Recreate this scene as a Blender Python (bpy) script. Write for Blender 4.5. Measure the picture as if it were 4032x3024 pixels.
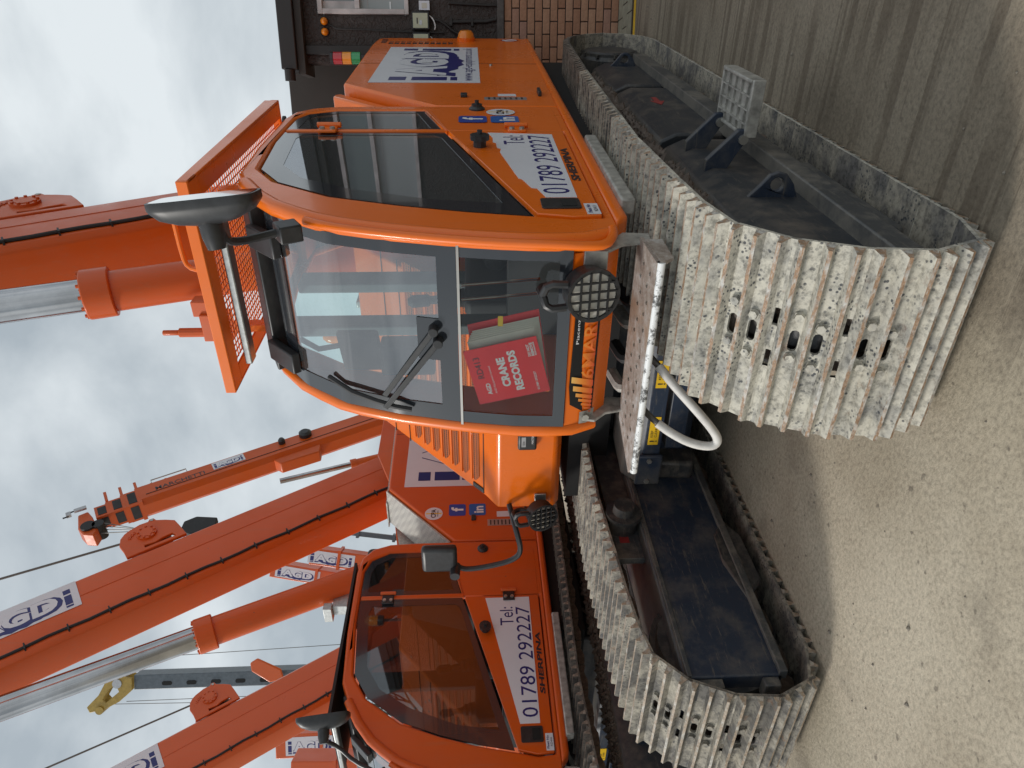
import bpy, bmesh, math, random
from mathutils import Vector, Matrix
from mathutils.geometry import tessellate_polygon
random.seed(7)
R=math.radians
sc=bpy.context.scene
for o in list(bpy.data.objects): bpy.data.objects.remove(o)
# ------------------------------------------------------------------ camera
cam=bpy.data.cameras.new('camera'); camo=bpy.data.objects.new('camera',cam); sc.collection.objects.link(camo); sc.camera=camo
cam.sensor_fit='HORIZONTAL'; cam.sensor_width=36; cam.lens=24.965; cam.clip_start=.05; cam.clip_end=900
r_=Vector((.84336,.53707,-.01727)); u_=Vector((-.0124,.05159,.99859)); f_=Vector((-.5372,.84196,-.05017))
camo.matrix_world=Matrix(((-u_.x,r_.x,-f_.x,0),(-u_.y,r_.y,-f_.y,0),(-u_.z,r_.z,-f_.z,1.45),(0,0,0,1)))
# ------------------------------------------------------------------ world: overcast daylight
w=bpy.data.worlds.new("World"); sc.world=w; w.use_nodes=True
nt=w.node_tree; nt.nodes.clear()
def wn(t,**k):
    n=nt.nodes.new(t)
    for a,b in k.items(): setattr(n,a,b)
    return n
sky=wn('ShaderNodeTexSky',sky_type='NISHITA',sun_disc=False,sun_elevation=R(46),sun_rotation=R(240),air_density=1.0,dust_density=2.0)
tc=wn('ShaderNodeTexCoord'); mp=wn('ShaderNodeMapping'); mp.inputs['Scale'].default_value=(1,1,1.6)
n1=wn('ShaderNodeTexNoise'); n1.inputs['Scale'].default_value=2.3; n1.inputs['Detail'].default_value=7; n1.inputs['Roughness'].default_value=.52
n1.inputs['Distortion'].default_value=.25
cr=wn('ShaderNodeValToRGB'); cr.color_ramp.elements[0].position=.36; cr.color_ramp.elements[0].color=(4.3,4.9,5.35,1)
cr.color_ramp.elements[1].position=.60; cr.color_ramp.elements[1].color=(8.3,8.85,9.1,1)
mx=wn('ShaderNodeMix',data_type='RGBA'); mx.inputs[0].default_value=.92
bg=wn('ShaderNodeBackground'); bg.inputs[1].default_value=.1; out=wn('ShaderNodeOutputWorld')
L=nt.links.new
L(tc.outputs['Generated'],mp.inputs[0]); L(mp.outputs[0],n1.inputs['Vector']); L(n1.outputs['Fac'],cr.inputs[0])
L(sky.outputs[0],mx.inputs[6]); L(cr.outputs[0],mx.inputs[7]); L(mx.outputs[2],bg.inputs[0]); L(bg.outputs[0],out.inputs[0])
# ------------------------------------------------------------------ sun behind cloud
sl=bpy.data.lights.new('sun','SUN'); sl.energy=2.2; sl.angle=R(10); sl.color=(1,.96,.9)
so=bpy.data.objects.new('sun',sl); sc.collection.objects.link(so)
so.rotation_euler=Vector((.66,.52,-.54)).to_track_quat('-Z','Y').to_euler()
sc.view_settings.view_transform='Standard'; sc.view_settings.look='None'; sc.view_settings.exposure=0.0; sc.view_settings.gamma=1
sc.render.engine='CYCLES'
sc.cycles.max_bounces=8; sc.cycles.transparent_max_bounces=16

# ------------------------------------------------------------------ materials
MATS={}
def newmat(name):
    m=bpy.data.materials.new(name); m.use_nodes=True; MATS[name]=m
    return m, m.node_tree, m.node_tree.nodes['Principled BSDF']
def N(t,typ,**k):
    n=t.nodes.new(typ)
    for a,b in k.items():
        if a in ('inp',):
            for q,v in b.items(): n.inputs[q].default_value=v
        else: setattr(n,a,b)
    return n
def noise(t,scale,detail=6,rough=.6,coord='Object',sc3=None,dist=0):
    tc=N(t,'ShaderNodeTexCoord'); n=N(t,'ShaderNodeTexNoise',inp={'Scale':scale,'Detail':detail,'Roughness':rough,'Distortion':dist})
    if sc3:
        mp=N(t,'ShaderNodeMapping'); mp.inputs['Scale'].default_value=sc3
        t.links.new(tc.outputs[coord],mp.inputs[0]); t.links.new(mp.outputs[0],n.inputs['Vector'])
    else: t.links.new(tc.outputs[coord],n.inputs['Vector'])
    return n
def ramp(t,src,stops):
    r=N(t,'ShaderNodeValToRGB'); e=r.color_ramp.elements
    while len(e)<len(stops): e.new(.5)
    for i,(p,c) in enumerate(stops):
        e[i].position=p; e[i].color=(c,c,c,1) if isinstance(c,(int,float)) else (*c,1)
    t.links.new(src,r.inputs[0]); return r
def mix(t,fac,a,b):
    m=N(t,'ShaderNodeMix',data_type='RGBA')
    for i,x in ((0,fac),(6,a),(7,b)):
        if hasattr(x,'is_linked') or hasattr(x,'links'): t.links.new(x,m.inputs[i])
        else: m.inputs[i].default_value=x if i==0 else (*x,1)
    return m.outputs[2]
def bump(t,b,src,strength=.3,dist=.01):
    n=N(t,'ShaderNodeBump',inp={'Strength':strength,'Distance':dist}); t.links.new(src,n.inputs['Height']); t.links.new(n.outputs[0],b.inputs['Normal'])
def plain(name,col,rough=.5,metal=0,spec=.5,var=.0,scale=8,coat=0):
    m,t,b=newmat(name); b.inputs['Roughness'].default_value=rough; b.inputs['Metallic'].default_value=metal
    b.inputs['Specular IOR Level'].default_value=spec; b.inputs['Coat Weight'].default_value=coat
    if var>0:
        n=noise(t,scale); r=ramp(t,n.outputs['Fac'],[(.3,tuple(c*(1-var) for c in col)),(.7,tuple(min(1,c*(1+var)) for c in col))])
        t.links.new(r.outputs[0],b.inputs['Base Color'])
    else: b.inputs['Base Color'].default_value=(*col,1)
    return m
def paint(name,col,dirt=.12,rough=.24,coat=.35):
    m,t,b=newmat(name); b.inputs['Coat Weight'].default_value=coat; b.inputs['Coat Roughness'].default_value=.08
    b.inputs['Specular IOR Level'].default_value=.45
    a=noise(t,1.7,8,.65); d=ramp(t,a.outputs['Fac'],[(.45,0.0),(.8,dirt*2)])
    s=noise(t,3,9,.75,sc3=(9,9,.8)); s2=ramp(t,s.outputs['Fac'],[(.52,0.0),(.75,dirt)])
    c=mix(t,d.outputs[0],col,tuple(.72*x+.03 for x in col)); c=mix(t,s2.outputs[0],c,(.25,.18,.12))
    v=N(t,'ShaderNodeTexVoronoi',inp={'Scale':9.0}); tcn=N(t,'ShaderNodeTexCoord'); t.links.new(tcn.outputs['Object'],v.inputs['Vector'])
    ch=ramp(t,v.outputs['Distance'],[(.035,1.0),(.05,0.0)]); n3=noise(t,2.2,3); ch2=ramp(t,n3.outputs['Fac'],[(.58,0.0),(.62,1.0)])
    mm=N(t,'ShaderNodeMath',operation='MULTIPLY'); t.links.new(ch.outputs[0],mm.inputs[0]); t.links.new(ch2.outputs[0],mm.inputs[1])
    c=mix(t,mm.outputs[0],c,(.16,.08,.05))
    t.links.new(c,b.inputs['Base Color'])
    rr=ramp(t,a.outputs['Fac'],[(.3,rough*.8),(.75,min(1,rough*1.9))]); t.links.new(rr.outputs[0],b.inputs['Roughness'])
    w=noise(t,1.3,2,.5); bump(t,b,w.outputs['Fac'],.25,.02)
    return m
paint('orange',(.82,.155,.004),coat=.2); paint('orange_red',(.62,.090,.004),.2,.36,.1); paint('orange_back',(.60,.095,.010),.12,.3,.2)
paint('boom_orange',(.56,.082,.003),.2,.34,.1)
plain('black_plastic',(.022,.023,.025),.42,var=.35,scale=30); plain('black_rubber',(.012,.012,.013),.6); plain('mat_black',(.006,.006,.006),.8)
plain('frit',(.022,.026,.032),.12,spec=.6,coat=.6); plain('white_sticker',(.68,.69,.74),.35,var=.04,scale=3); plain('navy',(.018,.02,.15),.35)
plain('fb_blue',(.03,.07,.35),.3); plain('li_blue',(.02,.12,.42),.3); plain('white',(.8,.8,.8),.4); plain('dark_text',(.03,.025,.03),.4)
plain('grey_plate',(.42,.42,.43),.35,.6,var=.15,scale=20); plain('galv',(.45,.46,.45),.42,.85,var=.2,scale=40); plain('bolt',(.42,.41,.38),.4,.8)
plain('divider',(.22,.22,.21),.45,.4); plain('chrome',(.42,.42,.43),.16,1.0,var=.25,scale=3); plain('yellow',(.8,.5,.02),.4,var=.1); plain('crimson',(.28,.03,.03),.5,var=.2,scale=10); plain('amber',(.75,.22,.01),.2,coat=.4)
plain('lens_red',(.45,.02,.03),.2,coat=.5); plain('lens_green',(.02,.3,.1),.2,coat=.5); plain('lens_amber',(.8,.3,.02),.2,coat=.5)
plain('folder_red',(.85,.015,.02),.4,var=.08,scale=6); plain('paper',(.6,.57,.5),.8,var=.1); plain('seat',(.022,.024,.026),.85); plain('cab_dark',(.02,.021,.023),.7,var=.3)
plain('cab_grey',(.10,.115,.12),.6,var=.15); plain('logo_yellow',(.85,.5,.05),.35); plain('logo_orange',(.85,.2,.02),.35); plain('logo_red',(.65,.03,.02),.35)
plain('rope_white',(.62,.60,.57),.55,var=.12,scale=25); plain('rope_steel',(.14,.13,.12),.4,.7)
plain('mirror_glass',(.8,.82,.83),.04,1.0); plain('grey_blue_paint',(.09,.11,.13),.4,var=.2); plain('yellow_head',(.36,.24,.05),.4,var=.2); plain('window_frame',(.5,.45,.44),.5,var=.25,scale=6)
plain('blind',(.36,.38,.38),.6); plain('glass_dark',(.10,.125,.12),.06,spec=.9,coat=.6); plain('gutter',(.018,.014,.013),.55); plain('mortar',(.06,.042,.035),.95,var=.25,scale=12)
plain('ledge',(.10,.09,.085),.8,var=.5,scale=9); plain('box_lid',(.5,.52,.38),.5,var=.05); plain('tank_brown',(.032,.026,.022),.7,var=.15,scale=3)
plain('bark',(.09,.075,.06),.9); plain('stone',(.24,.21,.17),.9,var=.3,scale=20); plain('bar_grey',(.36,.35,.32),.55,.3,var=.4,scale=25)
# bricks
m,t,b=newmat('brick'); oi=N(t,'ShaderNodeObjectInfo'); r=ramp(t,oi.outputs['Random'],[(0,(.33,.165,.10)),(.35,(.40,.21,.13)),(.7,(.44,.25,.16)),(1,(.36,.20,.15))]); n=noise(t,22,8,.8)
r2=ramp(t,n.outputs['Fac'],[(.3,.72),(.6,1.05)]); mm=N(t,'ShaderNodeMix',data_type='RGBA',blend_type='MULTIPLY'); mm.inputs[0].default_value=1
t.links.new(r.outputs[0],mm.inputs[6]); t.links.new(r2.outputs[0],mm.inputs[7]); t.links.new(mm.outputs[2],b.inputs['Base Color']); b.inputs['Roughness'].default_value=.9; bump(t,b,n.outputs['Fac'],.6,.004)
# brown textured render
m,t,b=newmat('brown_render'); n=noise(t,26,4,.5,dist=1.2); n2=noise(t,2,5); r=ramp(t,n2.outputs['Fac'],[(.3,(.030,.020,.017)),(.7,(.048,.034,.030))]); t.links.new(r.outputs[0],b.inputs['Base Color']); b.inputs['Roughness'].default_value=.6; bump(t,b,n.outputs['Fac'],1.0,.02)
# track shoes: dried pale mud on steel, black specks, rust
def shoe(name,pale,grey,rustf,speck,thr=(.42,.62)):
    m,t,b=newmat(name); oi=N(t,'ShaderNodeObjectInfo'); tc=N(t,'ShaderNodeTexCoord')
    add=N(t,'ShaderNodeVectorMath',operation='ADD'); sclv=N(t,'ShaderNodeVectorMath',operation='SCALE'); cmb=N(t,'ShaderNodeCombineXYZ')
    for i in range(3): t.links.new(oi.outputs['Random'],cmb.inputs[i])
    sclv.inputs['Scale'].default_value=13; t.links.new(cmb.outputs[0],sclv.inputs[0]); t.links.new(tc.outputs['Object'],add.inputs[0]); t.links.new(sclv.outputs[0],add.inputs[1])
    def nz(s,d=7,ro=.65):
        n=N(t,'ShaderNodeTexNoise',inp={'Scale':s,'Detail':d,'Roughness':ro}); t.links.new(add.outputs[0],n.inputs['Vector']); return n
    a=nz(7); base=ramp(t,a.outputs['Fac'],[(thr[0],grey),(thr[1],pale)])
    f=nz(45,5,.7); fr=ramp(t,f.outputs['Fac'],[(.36,.5),(.52,.95),(.7,1.08)])
    mul=N(t,'ShaderNodeMix',data_type='RGBA',blend_type='MULTIPLY'); mul.inputs[0].default_value=1; t.links.new(base.outputs[0],mul.inputs[6]); t.links.new(fr.outputs[0],mul.inputs[7])
    v=N(t,'ShaderNodeTexVoronoi',inp={'Scale':72.0,'Randomness':1.0}); t.links.new(add.outputs[0],v.inputs['Vector'])
    sp=ramp(t,v.outputs['Distance'],[(.27,1.0),(.36,0.0)]); g=nz(9,4,.6); gr=ramp(t,g.outputs['Fac'],[(.47,0.0),(.60,speck)])
    q=N(t,'ShaderNodeMath',operation='MULTIPLY'); t.links.new(sp.outputs[0],q.inputs[0]); t.links.new(gr.outputs[0],q.inputs[1])
    c=mix(t,q.outputs[0],mul.outputs[2],(.05,.055,.065))
    bl=nz(5,8,.75); br=ramp(t,bl.outputs['Fac'],[(.60,0.0),(.68,.75)]); c=mix(t,br.outputs[0],c,(.11,.12,.14))
    ru=nz(10,6,.7); rr=ramp(t,ru.outputs['Fac'],[(.60,0.0),(.70,rustf)]); c=mix(t,rr.outputs[0],c,(.26,.12,.05))
    t.links.new(c,b.inputs['Base Color']); b.inputs['Roughness'].default_value=.8; bump(t,b,f.outputs['Fac'],.7,.004)
shoe('shoe_pale',(.57,.54,.46),(.27,.265,.25),.4,.9,(.32,.52)); shoe('shoe_grey',(.46,.42,.34),(.14,.13,.115),.5,.7,(.42,.64)); shoe('shoe_dark',(.22,.185,.15),(.07,.06,.052),.5,.3)
shoe('shoe_inner',(.40,.36,.29),(.16,.15,.14),.12,1.0,(.40,.58))
def ribmat(name,rust,bright):
    m,t,b=newmat(name); n=noise(t,9,7,.7,coord='Object',sc3=(1.2,3,3)); f=noise(t,70,4,.7)
    c=ramp(t,n.outputs['Fac'],[(.36,bright),(.48,rust),(.60,bright)]); fr=ramp(t,f.outputs['Fac'],[(.35,.6),(.6,1.05)])
    mul=N(t,'ShaderNodeMix',data_type='RGBA',blend_type='MULTIPLY'); mul.inputs[0].default_value=1; t.links.new(c.outputs[0],mul.inputs[6]); t.links.new(fr.outputs[0],mul.inputs[7]); t.links.new(mul.outputs[2],b.inputs['Base Color']); b.inputs['Roughness'].default_value=.6; bump(t,b,f.outputs['Fac'],.6,.003)
ribmat('rib_rust',(.33,.19,.10),(.50,.48,.44)); ribmat('rib_grey',(.34,.25,.17),(.46,.43,.38)); ribmat('rib_dark',(.16,.12,.09),(.30,.25,.20))
# undercarriage paint: navy black with dust
def under(name,base,dust,amt,sc=5):
    m,t,b=newmat(name); n=noise(t,sc,9,.7); s=noise(t,4,7,.8,sc3=(1,1.5,14)); tcg=N(t,'ShaderNodeNewGeometry'); sx=N(t,'ShaderNodeSeparateXYZ'); t.links.new(tcg.outputs['Normal'],sx.inputs[0])
    up=ramp(t,sx.outputs[2],[(.35,0.0),(.95,.75)]); r=ramp(t,n.outputs['Fac'],[(.46,0.0),(.68,amt)]); q=N(t,'ShaderNodeMath',operation='MAXIMUM'); mu=N(t,'ShaderNodeMath',operation='MULTIPLY')
    nr=ramp(t,n.outputs['Fac'],[(.35,.25),(.55,1.0)]); t.links.new(up.outputs[0],mu.inputs[0]); t.links.new(nr.outputs[0],mu.inputs[1]); t.links.new(mu.outputs[0],q.inputs[0]); t.links.new(r.outputs[0],q.inputs[1])
    c=mix(t,q.outputs[0],base,dust); sr=ramp(t,s.outputs['Fac'],[(.57,0.0),(.64,.7)]); c=mix(t,sr.outputs[0],c,tuple(x*.8 for x in dust)); t.links.new(c,b.inputs['Base Color']); b.inputs['Roughness'].default_value=.45; bump(t,b,n.outputs['Fac'],.3,.01)
under('frame_navy',(.018,.030,.055),(.17,.155,.13),.45); under('frame_black',(.026,.030,.036),(.16,.135,.11),.6); under('frame_bar',(.05,.055,.06),(.22,.20,.17),.8,7)
under('soil',(.10,.07,.052),(.22,.165,.125),.9,30); under('drive',(.03,.032,.036),(.17,.15,.125),.6,12)
# worn white over brown step
m,t,b=newmat('step_worn'); n=noise(t,14,9,.8); n2=noise(t,4,5,.6); tcs=N(t,'ShaderNodeTexCoord')
c=ramp(t,n.outputs['Fac'],[(.38,(.20,.15,.12)),(.52,(.34,.29,.25)),(.62,(.47,.45,.43))]); k=ramp(t,n2.outputs['Fac'],[(.55,0.0),(.65,.7)]); cc=mix(t,k.outputs[0],c.outputs[0],(.30,.19,.12)); t.links.new(cc,b.inputs['Base Color']); b.inputs['Roughness'].default_value=.75; bump(t,b,n.outputs['Fac'],.5,.004)
m,t,b=newmat('step_lip'); n=noise(t,24,6,.8); c=ramp(t,n.outputs['Fac'],[(.42,(.10,.10,.10)),(.50,(.75,.76,.76))]); t.links.new(c.outputs[0],b.inputs['Base Color']); b.inputs['Roughness'].default_value=.45
# treadplate
m,t,b=newmat('tread_plate'); tcx=N(t,'ShaderNodeTexCoord'); v=N(t,'ShaderNodeTexChecker',inp={'Scale':34.0}); mp=N(t,'ShaderNodeMapping'); mp.inputs['Rotation'].default_value=(.0,.6,.78); t.links.new(tcx.outputs['Object'],mp.inputs[0]); t.links.new(mp.outputs[0],v.inputs[0]); r=ramp(t,v.outputs['Fac'],[(0,(.42,.41,.38)),(1,(.56,.55,.50))]); t.links.new(r.outputs[0],b.inputs['Base Color']); b.inputs['Roughness'].default_value=.5; b.inputs['Metallic'].default_value=.25; bump(t,b,v.outputs['Fac'],.5,.01)
# grille mesh
m,t,b=newmat('grille_mesh'); tcx=N(t,'ShaderNodeTexCoord'); v=N(t,'ShaderNodeTexVoronoi',feature='DISTANCE_TO_EDGE',inp={'Scale':62.0,'Randomness':.12}); t.links.new(tcx.outputs['Object'],v.inputs['Vector']); r=ramp(t,v.outputs['Distance'],[(.10,(.45,.10,.012)),(.17,(.05,.014,.006))]); t.links.new(r.outputs[0],b.inputs['Base Color']); b.inputs['Roughness'].default_value=.6; bump(t,b,v.outputs['Distance'],.6,.01)
# glass (thin, greenish)
def glass(name,tint,minref,rough=.02,film=.0,mult=1.5):
    m,t,b=newmat(name); t.nodes.remove(b); o=t.nodes['Material Output']; tr=N(t,'ShaderNodeBsdfTransparent'); tr.inputs[0].default_value=(*tint,1); g=N(t,'ShaderNodeBsdfGlossy'); g.inputs['Roughness'].default_value=rough; g.inputs[0].default_value=(.92,.95,1,1)
    fz=N(t,'ShaderNodeFresnel',inp={'IOR':1.5}); m1=N(t,'ShaderNodeMath',operation='MULTIPLY_ADD',inp={1:mult,2:minref}); m1.use_clamp=True; t.links.new(fz.outputs[0],m1.inputs[0]); ms=N(t,'ShaderNodeMixShader'); t.links.new(m1.outputs[0],ms.inputs[0]); t.links.new(tr.outputs[0],ms.inputs[1]); t.links.new(g.outputs[0],ms.inputs[2])
    dn=noise(t,60,4,.8); dr=ramp(t,dn.outputs['Fac'],[(.5,film),(.72,film*2.5)]); df=N(t,'ShaderNodeBsdfDiffuse'); df.inputs[0].default_value=(.35,.37,.37,1); m2=N(t,'ShaderNodeMixShader'); t.links.new(dr.outputs[0],m2.inputs[0]); t.links.new(ms.outputs[0],m2.inputs[1]); t.links.new(df.outputs[0],m2.inputs[2]); t.links.new(m2.outputs[0],o.inputs[0])
glass('glass_front',(.50,.68,.66),.17,film=.05); glass('glass_low',(.88,.95,.93),.0,film=.003,mult=.8); glass('glass_side',(.55,.62,.60),.05,film=.05); glass('glass_back',(.72,.90,.86),.03,film=.02); glass('glass_tint',(.33,.35,.35),.03,film=.02)
# logo gradient (yellow to red across the badge stripes)
m,t,b=newmat('logo_gradient'); tcx=N(t,'ShaderNodeTexCoord'); sx=N(t,'ShaderNodeSeparateXYZ'); t.links.new(tcx.outputs['Object'],sx.inputs[0]); mr=N(t,'ShaderNodeMapRange',inp={1:1.00,2:1.115}); t.links.new(sx.outputs[2],mr.inputs[0]); r=ramp(t,mr.outputs[0],[(0,(.55,.02,.02)),(.5,(.8,.25,.03)),(1,(.9,.65,.2))]); t.links.new(r.outputs[0],b.inputs['Base Color']); b.inputs['Roughness'].default_value=.3
# ground
m,t,b=newmat('yard_ground'); g=N(t,'ShaderNodeNewGeometry'); 
def gn(s,d=6,ro=.6,sc3=None):
    n=N(t,'ShaderNodeTexNoise',inp={'Scale':s,'Detail':d,'Roughness':ro})
    if sc3:
        mp=N(t,'ShaderNodeMapping'); mp.inputs['Scale'].default_value=sc3; t.links.new(g.outputs['Position'],mp.inputs[0]); t.links.new(mp.outputs[0],n.inputs['Vector'])
    else: t.links.new(g.outputs['Position'],n.inputs['Vector'])
    return n
a=gn(1.1,7,.62); f=gn(55,6,.75); c1=ramp(t,a.outputs['Fac'],[(.32,(.37,.31,.222)),(.62,(.54,.472,.36))]); fr=ramp(t,f.outputs['Fac'],[(.3,.55),(.55,1.0),(.7,1.12)])
mul=N(t,'ShaderNodeMix',data_type='RGBA',blend_type='MULTIPLY'); mul.inputs[0].default_value=1; t.links.new(c1.outputs[0],mul.inputs[6]); t.links.new(fr.outputs[0],mul.inputs[7]); c=mul.outputs[2]
sp=gn(26,3,.5); spr=ramp(t,sp.outputs['Fac'],[(.66,0.0),(.72,.6)]); c=mix(t,spr.outputs[0],c,(.09,.075,.06))
st=gn(2.6,4,.5); sr=ramp(t,st.outputs['Fac'],[(.62,0.0),(.72,.35)]); c=mix(t,sr.outputs[0],c,(.13,.11,.085))
# damp soil strip with tread imprints beside the right track
sx=N(t,'ShaderNodeSeparateXYZ'); t.links.new(g.outputs['Position'],sx.inputs[0]); wb=gn(3,4,.6); ad=N(t,'ShaderNodeMath',operation='MULTIPLY_ADD',inp={1:.5,2:-.25}); t.links.new(wb.outputs['Fac'],ad.inputs[0]); xx=N(t,'ShaderNodeMath',operation='ADD'); t.links.new(sx.outputs[0],xx.inputs[0]); t.links.new(ad.outputs[0],xx.inputs[1])
sA=ramp(t,xx.outputs[0],[(0,0.0),(1,1.0)]); mrx=N(t,'ShaderNodeMapRange',inp={1:-1.05,2:-.75}); t.links.new(xx.outputs[0],mrx.inputs[0]); mry=N(t,'ShaderNodeMapRange',inp={1:.95,2:.15}); t.links.new(xx.outputs[0],mry.inputs[0]); msk=N(t,'ShaderNodeMath',operation='MULTIPLY'); t.links.new(mrx.outputs[0],msk.inputs[0]); t.links.new(mry.outputs[0],msk.inputs[1])
hf=N(t,'ShaderNodeMath',operation='MULTIPLY',inp={1:.75}); t.links.new(mrx.outputs[0],hf.inputs[0]); dmp=ramp(t,a.outputs['Fac'],[(.3,(.150,.118,.084)),(.7,(.25,.207,.155))]); dm2=N(t,'ShaderNodeMix',data_type='RGBA',blend_type='MULTIPLY'); dm2.inputs[0].default_value=1; t.links.new(dmp.outputs[0],dm2.inputs[6]); t.links.new(fr.outputs[0],dm2.inputs[7]); c=mix(t,hf.outputs[0],c,dm2.outputs[2])
wv=gn(1.0,5,.55,sc3=(.3,12,1)); wr=ramp(t,wv.outputs['Fac'],[(.45,0.0),(.51,1.0)]);
pn=gn(1.6,3,.5); pr=ramp(t,pn.outputs['Fac'],[(.36,0.0),(.5,1.0)]); mk2=N(t,'ShaderNodeMath',operation='MULTIPLY'); t.links.new(msk.outputs[0],mk2.inputs[0]); t.links.new(pr.outputs[0],mk2.inputs[1])
inv=N(t,'ShaderNodeMath',operation='SUBTRACT',inp={0:1.0}); t.links.new(wr.outputs[0],inv.inputs[1]); gro=N(t,'ShaderNodeMath',operation='MULTIPLY'); t.links.new(inv.outputs[0],gro.inputs[0]); t.links.new(mk2.outputs[0],gro.inputs[1]); gr2=N(t,'ShaderNodeMath',operation='MULTIPLY',inp={1:.5}); t.links.new(gro.outputs[0],gr2.inputs[0]); c=mix(t,gr2.outputs[0],c,(.075,.052,.033))
t.links.new(c,b.inputs['Base Color']); b.inputs['Roughness'].default_value=.85
hsum=N(t,'ShaderNodeMath',operation='MULTIPLY_ADD',inp={1:-.55}); t.links.new(gro.outputs[0],hsum.inputs[0]); t.links.new(f.outputs['Fac'],hsum.inputs[2]); bump(t,b,hsum.outputs[0],.55,.010)

# ------------------------------------------------------------------ mesh builder
COL=sc.collection
ORG=Vector((0,0,0)); OFF=Vector((0,0,0))
TEXT_CACHE={}
def text_data(s,off):
    k=(s,off)
    if k in TEXT_CACHE: return TEXT_CACHE[k]
    cu=bpy.data.curves.new('t','FONT'); cu.body=s; cu.size=1; cu.offset=off; cu.resolution_u=3
    o=bpy.data.objects.new('t',cu); COL.objects.link(o); bpy.context.view_layer.update()
    me=bpy.data.meshes.new_from_object(o.evaluated_get(bpy.context.evaluated_depsgraph_get()))
    vs=[v.co.copy() for v in me.vertices]; fs=[list(p.vertices) for p in me.polygons]
    bpy.data.objects.remove(o); bpy.data.curves.remove(cu); bpy.data.meshes.remove(me)
    TEXT_CACHE[k]=(vs,fs); return vs,fs
class B:
    def __init__(s): s.v=[];s.f=[];s.m=[];s.mats=[]
    def mi(s,n):
        if n not in s.mats: s.mats.append(n)
        return s.mats.index(n)
    def add(s,vs,fs,m):
        k=len(s.v); s.v+= [Vector(x) for x in vs]; i=s.mi(m)
        for f in fs: s.f.append([k+j for j in f]); s.m.append(i)
        return s
    def obox(s,c,u,v,w,m):
        c=Vector(c);u=Vector(u);v=Vector(v);w=Vector(w)
        if u.cross(v).dot(w)<0: w=-w
        P=[c+u*a+v*b+w*d for d in (-1,1) for b in (-1,1) for a in (-1,1)]
        return s.add(P,[(0,2,3,1),(4,5,7,6),(0,1,5,4),(2,6,7,3),(0,4,6,2),(1,3,7,5)],m)
    def box(s,x0,x1,y0,y1,z0,z1,m):
        return s.obox(((x0+x1)/2,(y0+y1)/2,(z0+z1)/2),(abs(x1-x0)/2,0,0),(0,abs(y1-y0)/2,0),(0,0,abs(z1-z0)/2),m)
    def prism(s,poly,o,u,v,w,d,m,holes=(),side=None):
        o=Vector(o);u=Vector(u);v=Vector(v);w=Vector(w)
        loops=[list(poly)]+[list(h) for h in holes]
        area=sum(a[0]*b[1]-b[0]*a[1] for a,b in zip(loops[0],loops[0][1:]+loops[0][:1]))
        if area<0: loops[0]=loops[0][::-1]
        for i in range(1,len(loops)):
            h=loops[i]; ar=sum(a[0]*b[1]-b[0]*a[1] for a,b in zip(h,h[1:]+h[:1]))
            if ar>0: loops[i]=h[::-1]
        tri=tessellate_polygon([[Vector((a,b,0)) for a,b in l] for l in loops]) if (len(loops)>1 or len(loops[0])>4) else None
        flat=[p for l in loops for p in l]; n=len(flat)
        flip=u.cross(v).dot(w)*d<0
        A=[o+u*a+v*b for a,b in flat]; T=[p+w*d for p in A]
        if tri is None: tri=[(0,1,2,3)] if len(flat)==4 else [(0,1,2)]
        def ori(t):
            a,b,c=[flat[i] for i in t[:3]]
            return ((b[0]-a[0])*(c[1]-a[1])-(b[1]-a[1])*(c[0]-a[0]))>0
        tt=[list(t) if ori(t) else list(t)[::-1] for t in tri]
        fs=[]
        if d==0:
            fs=tt; 
            return s.add(A,fs,m)
        for t in tt:
            fs.append([i+n for i in t] if not flip else [i+n for i in t][::-1])
            fs.append(t[::-1] if not flip else t)
        s.add(A+T,fs,m)
        k=len(s.v)-2*n; i0=0; idx=s.mi(side or m)
        for l in loops:
            L_=len(l)
            for i in range(L_):
                a=i0+i;b=i0+(i+1)%L_
                q=[k+a,k+b,k+b+n,k+a+n]
                s.f.append(q if not flip else q[::-1]); s.m.append(idx)
            i0+=L_
        return s
    def cyl(s,p0,p1,r,m,r1=None,n=16,cap=True):
        p0=Vector(p0);p1=Vector(p1); d=(p1-p0).normalized(); a=d.orthogonal().normalized(); b=d.cross(a); r1=r if r1 is None else r1
        P=[p0+(a*math.cos(2*math.pi*i/n)+b*math.sin(2*math.pi*i/n))*r for i in range(n)]+[p1+(a*math.cos(2*math.pi*i/n)+b*math.sin(2*math.pi*i/n))*r1 for i in range(n)]
        F=[(i,(i+1)%n,n+(i+1)%n,n+i) for i in range(n)]
        if cap: F+= [tuple(range(n))[::-1],tuple(range(n,2*n))]
        return s.add(P,F,m)
    def lathe(s,prof,p,axis,m,n=20):
        p=Vector(p);d=Vector(axis).normalized(); a=d.orthogonal().normalized(); b=d.cross(a); P=[];F=[]
        for (h,r) in prof:
            P+=[p+d*h+(a*math.cos(2*math.pi*i/n)+b*math.sin(2*math.pi*i/n))*r for i in range(n)]
        for j in range(len(prof)-1):
            F+=[(j*n+i,j*n+(i+1)%n,(j+1)*n+(i+1)%n,(j+1)*n+i) for i in range(n)]
        F+=[tuple(range(n))[::-1],tuple(range((len(prof)-1)*n,len(prof)*n))]
        return s.add(P,F,m)
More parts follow.
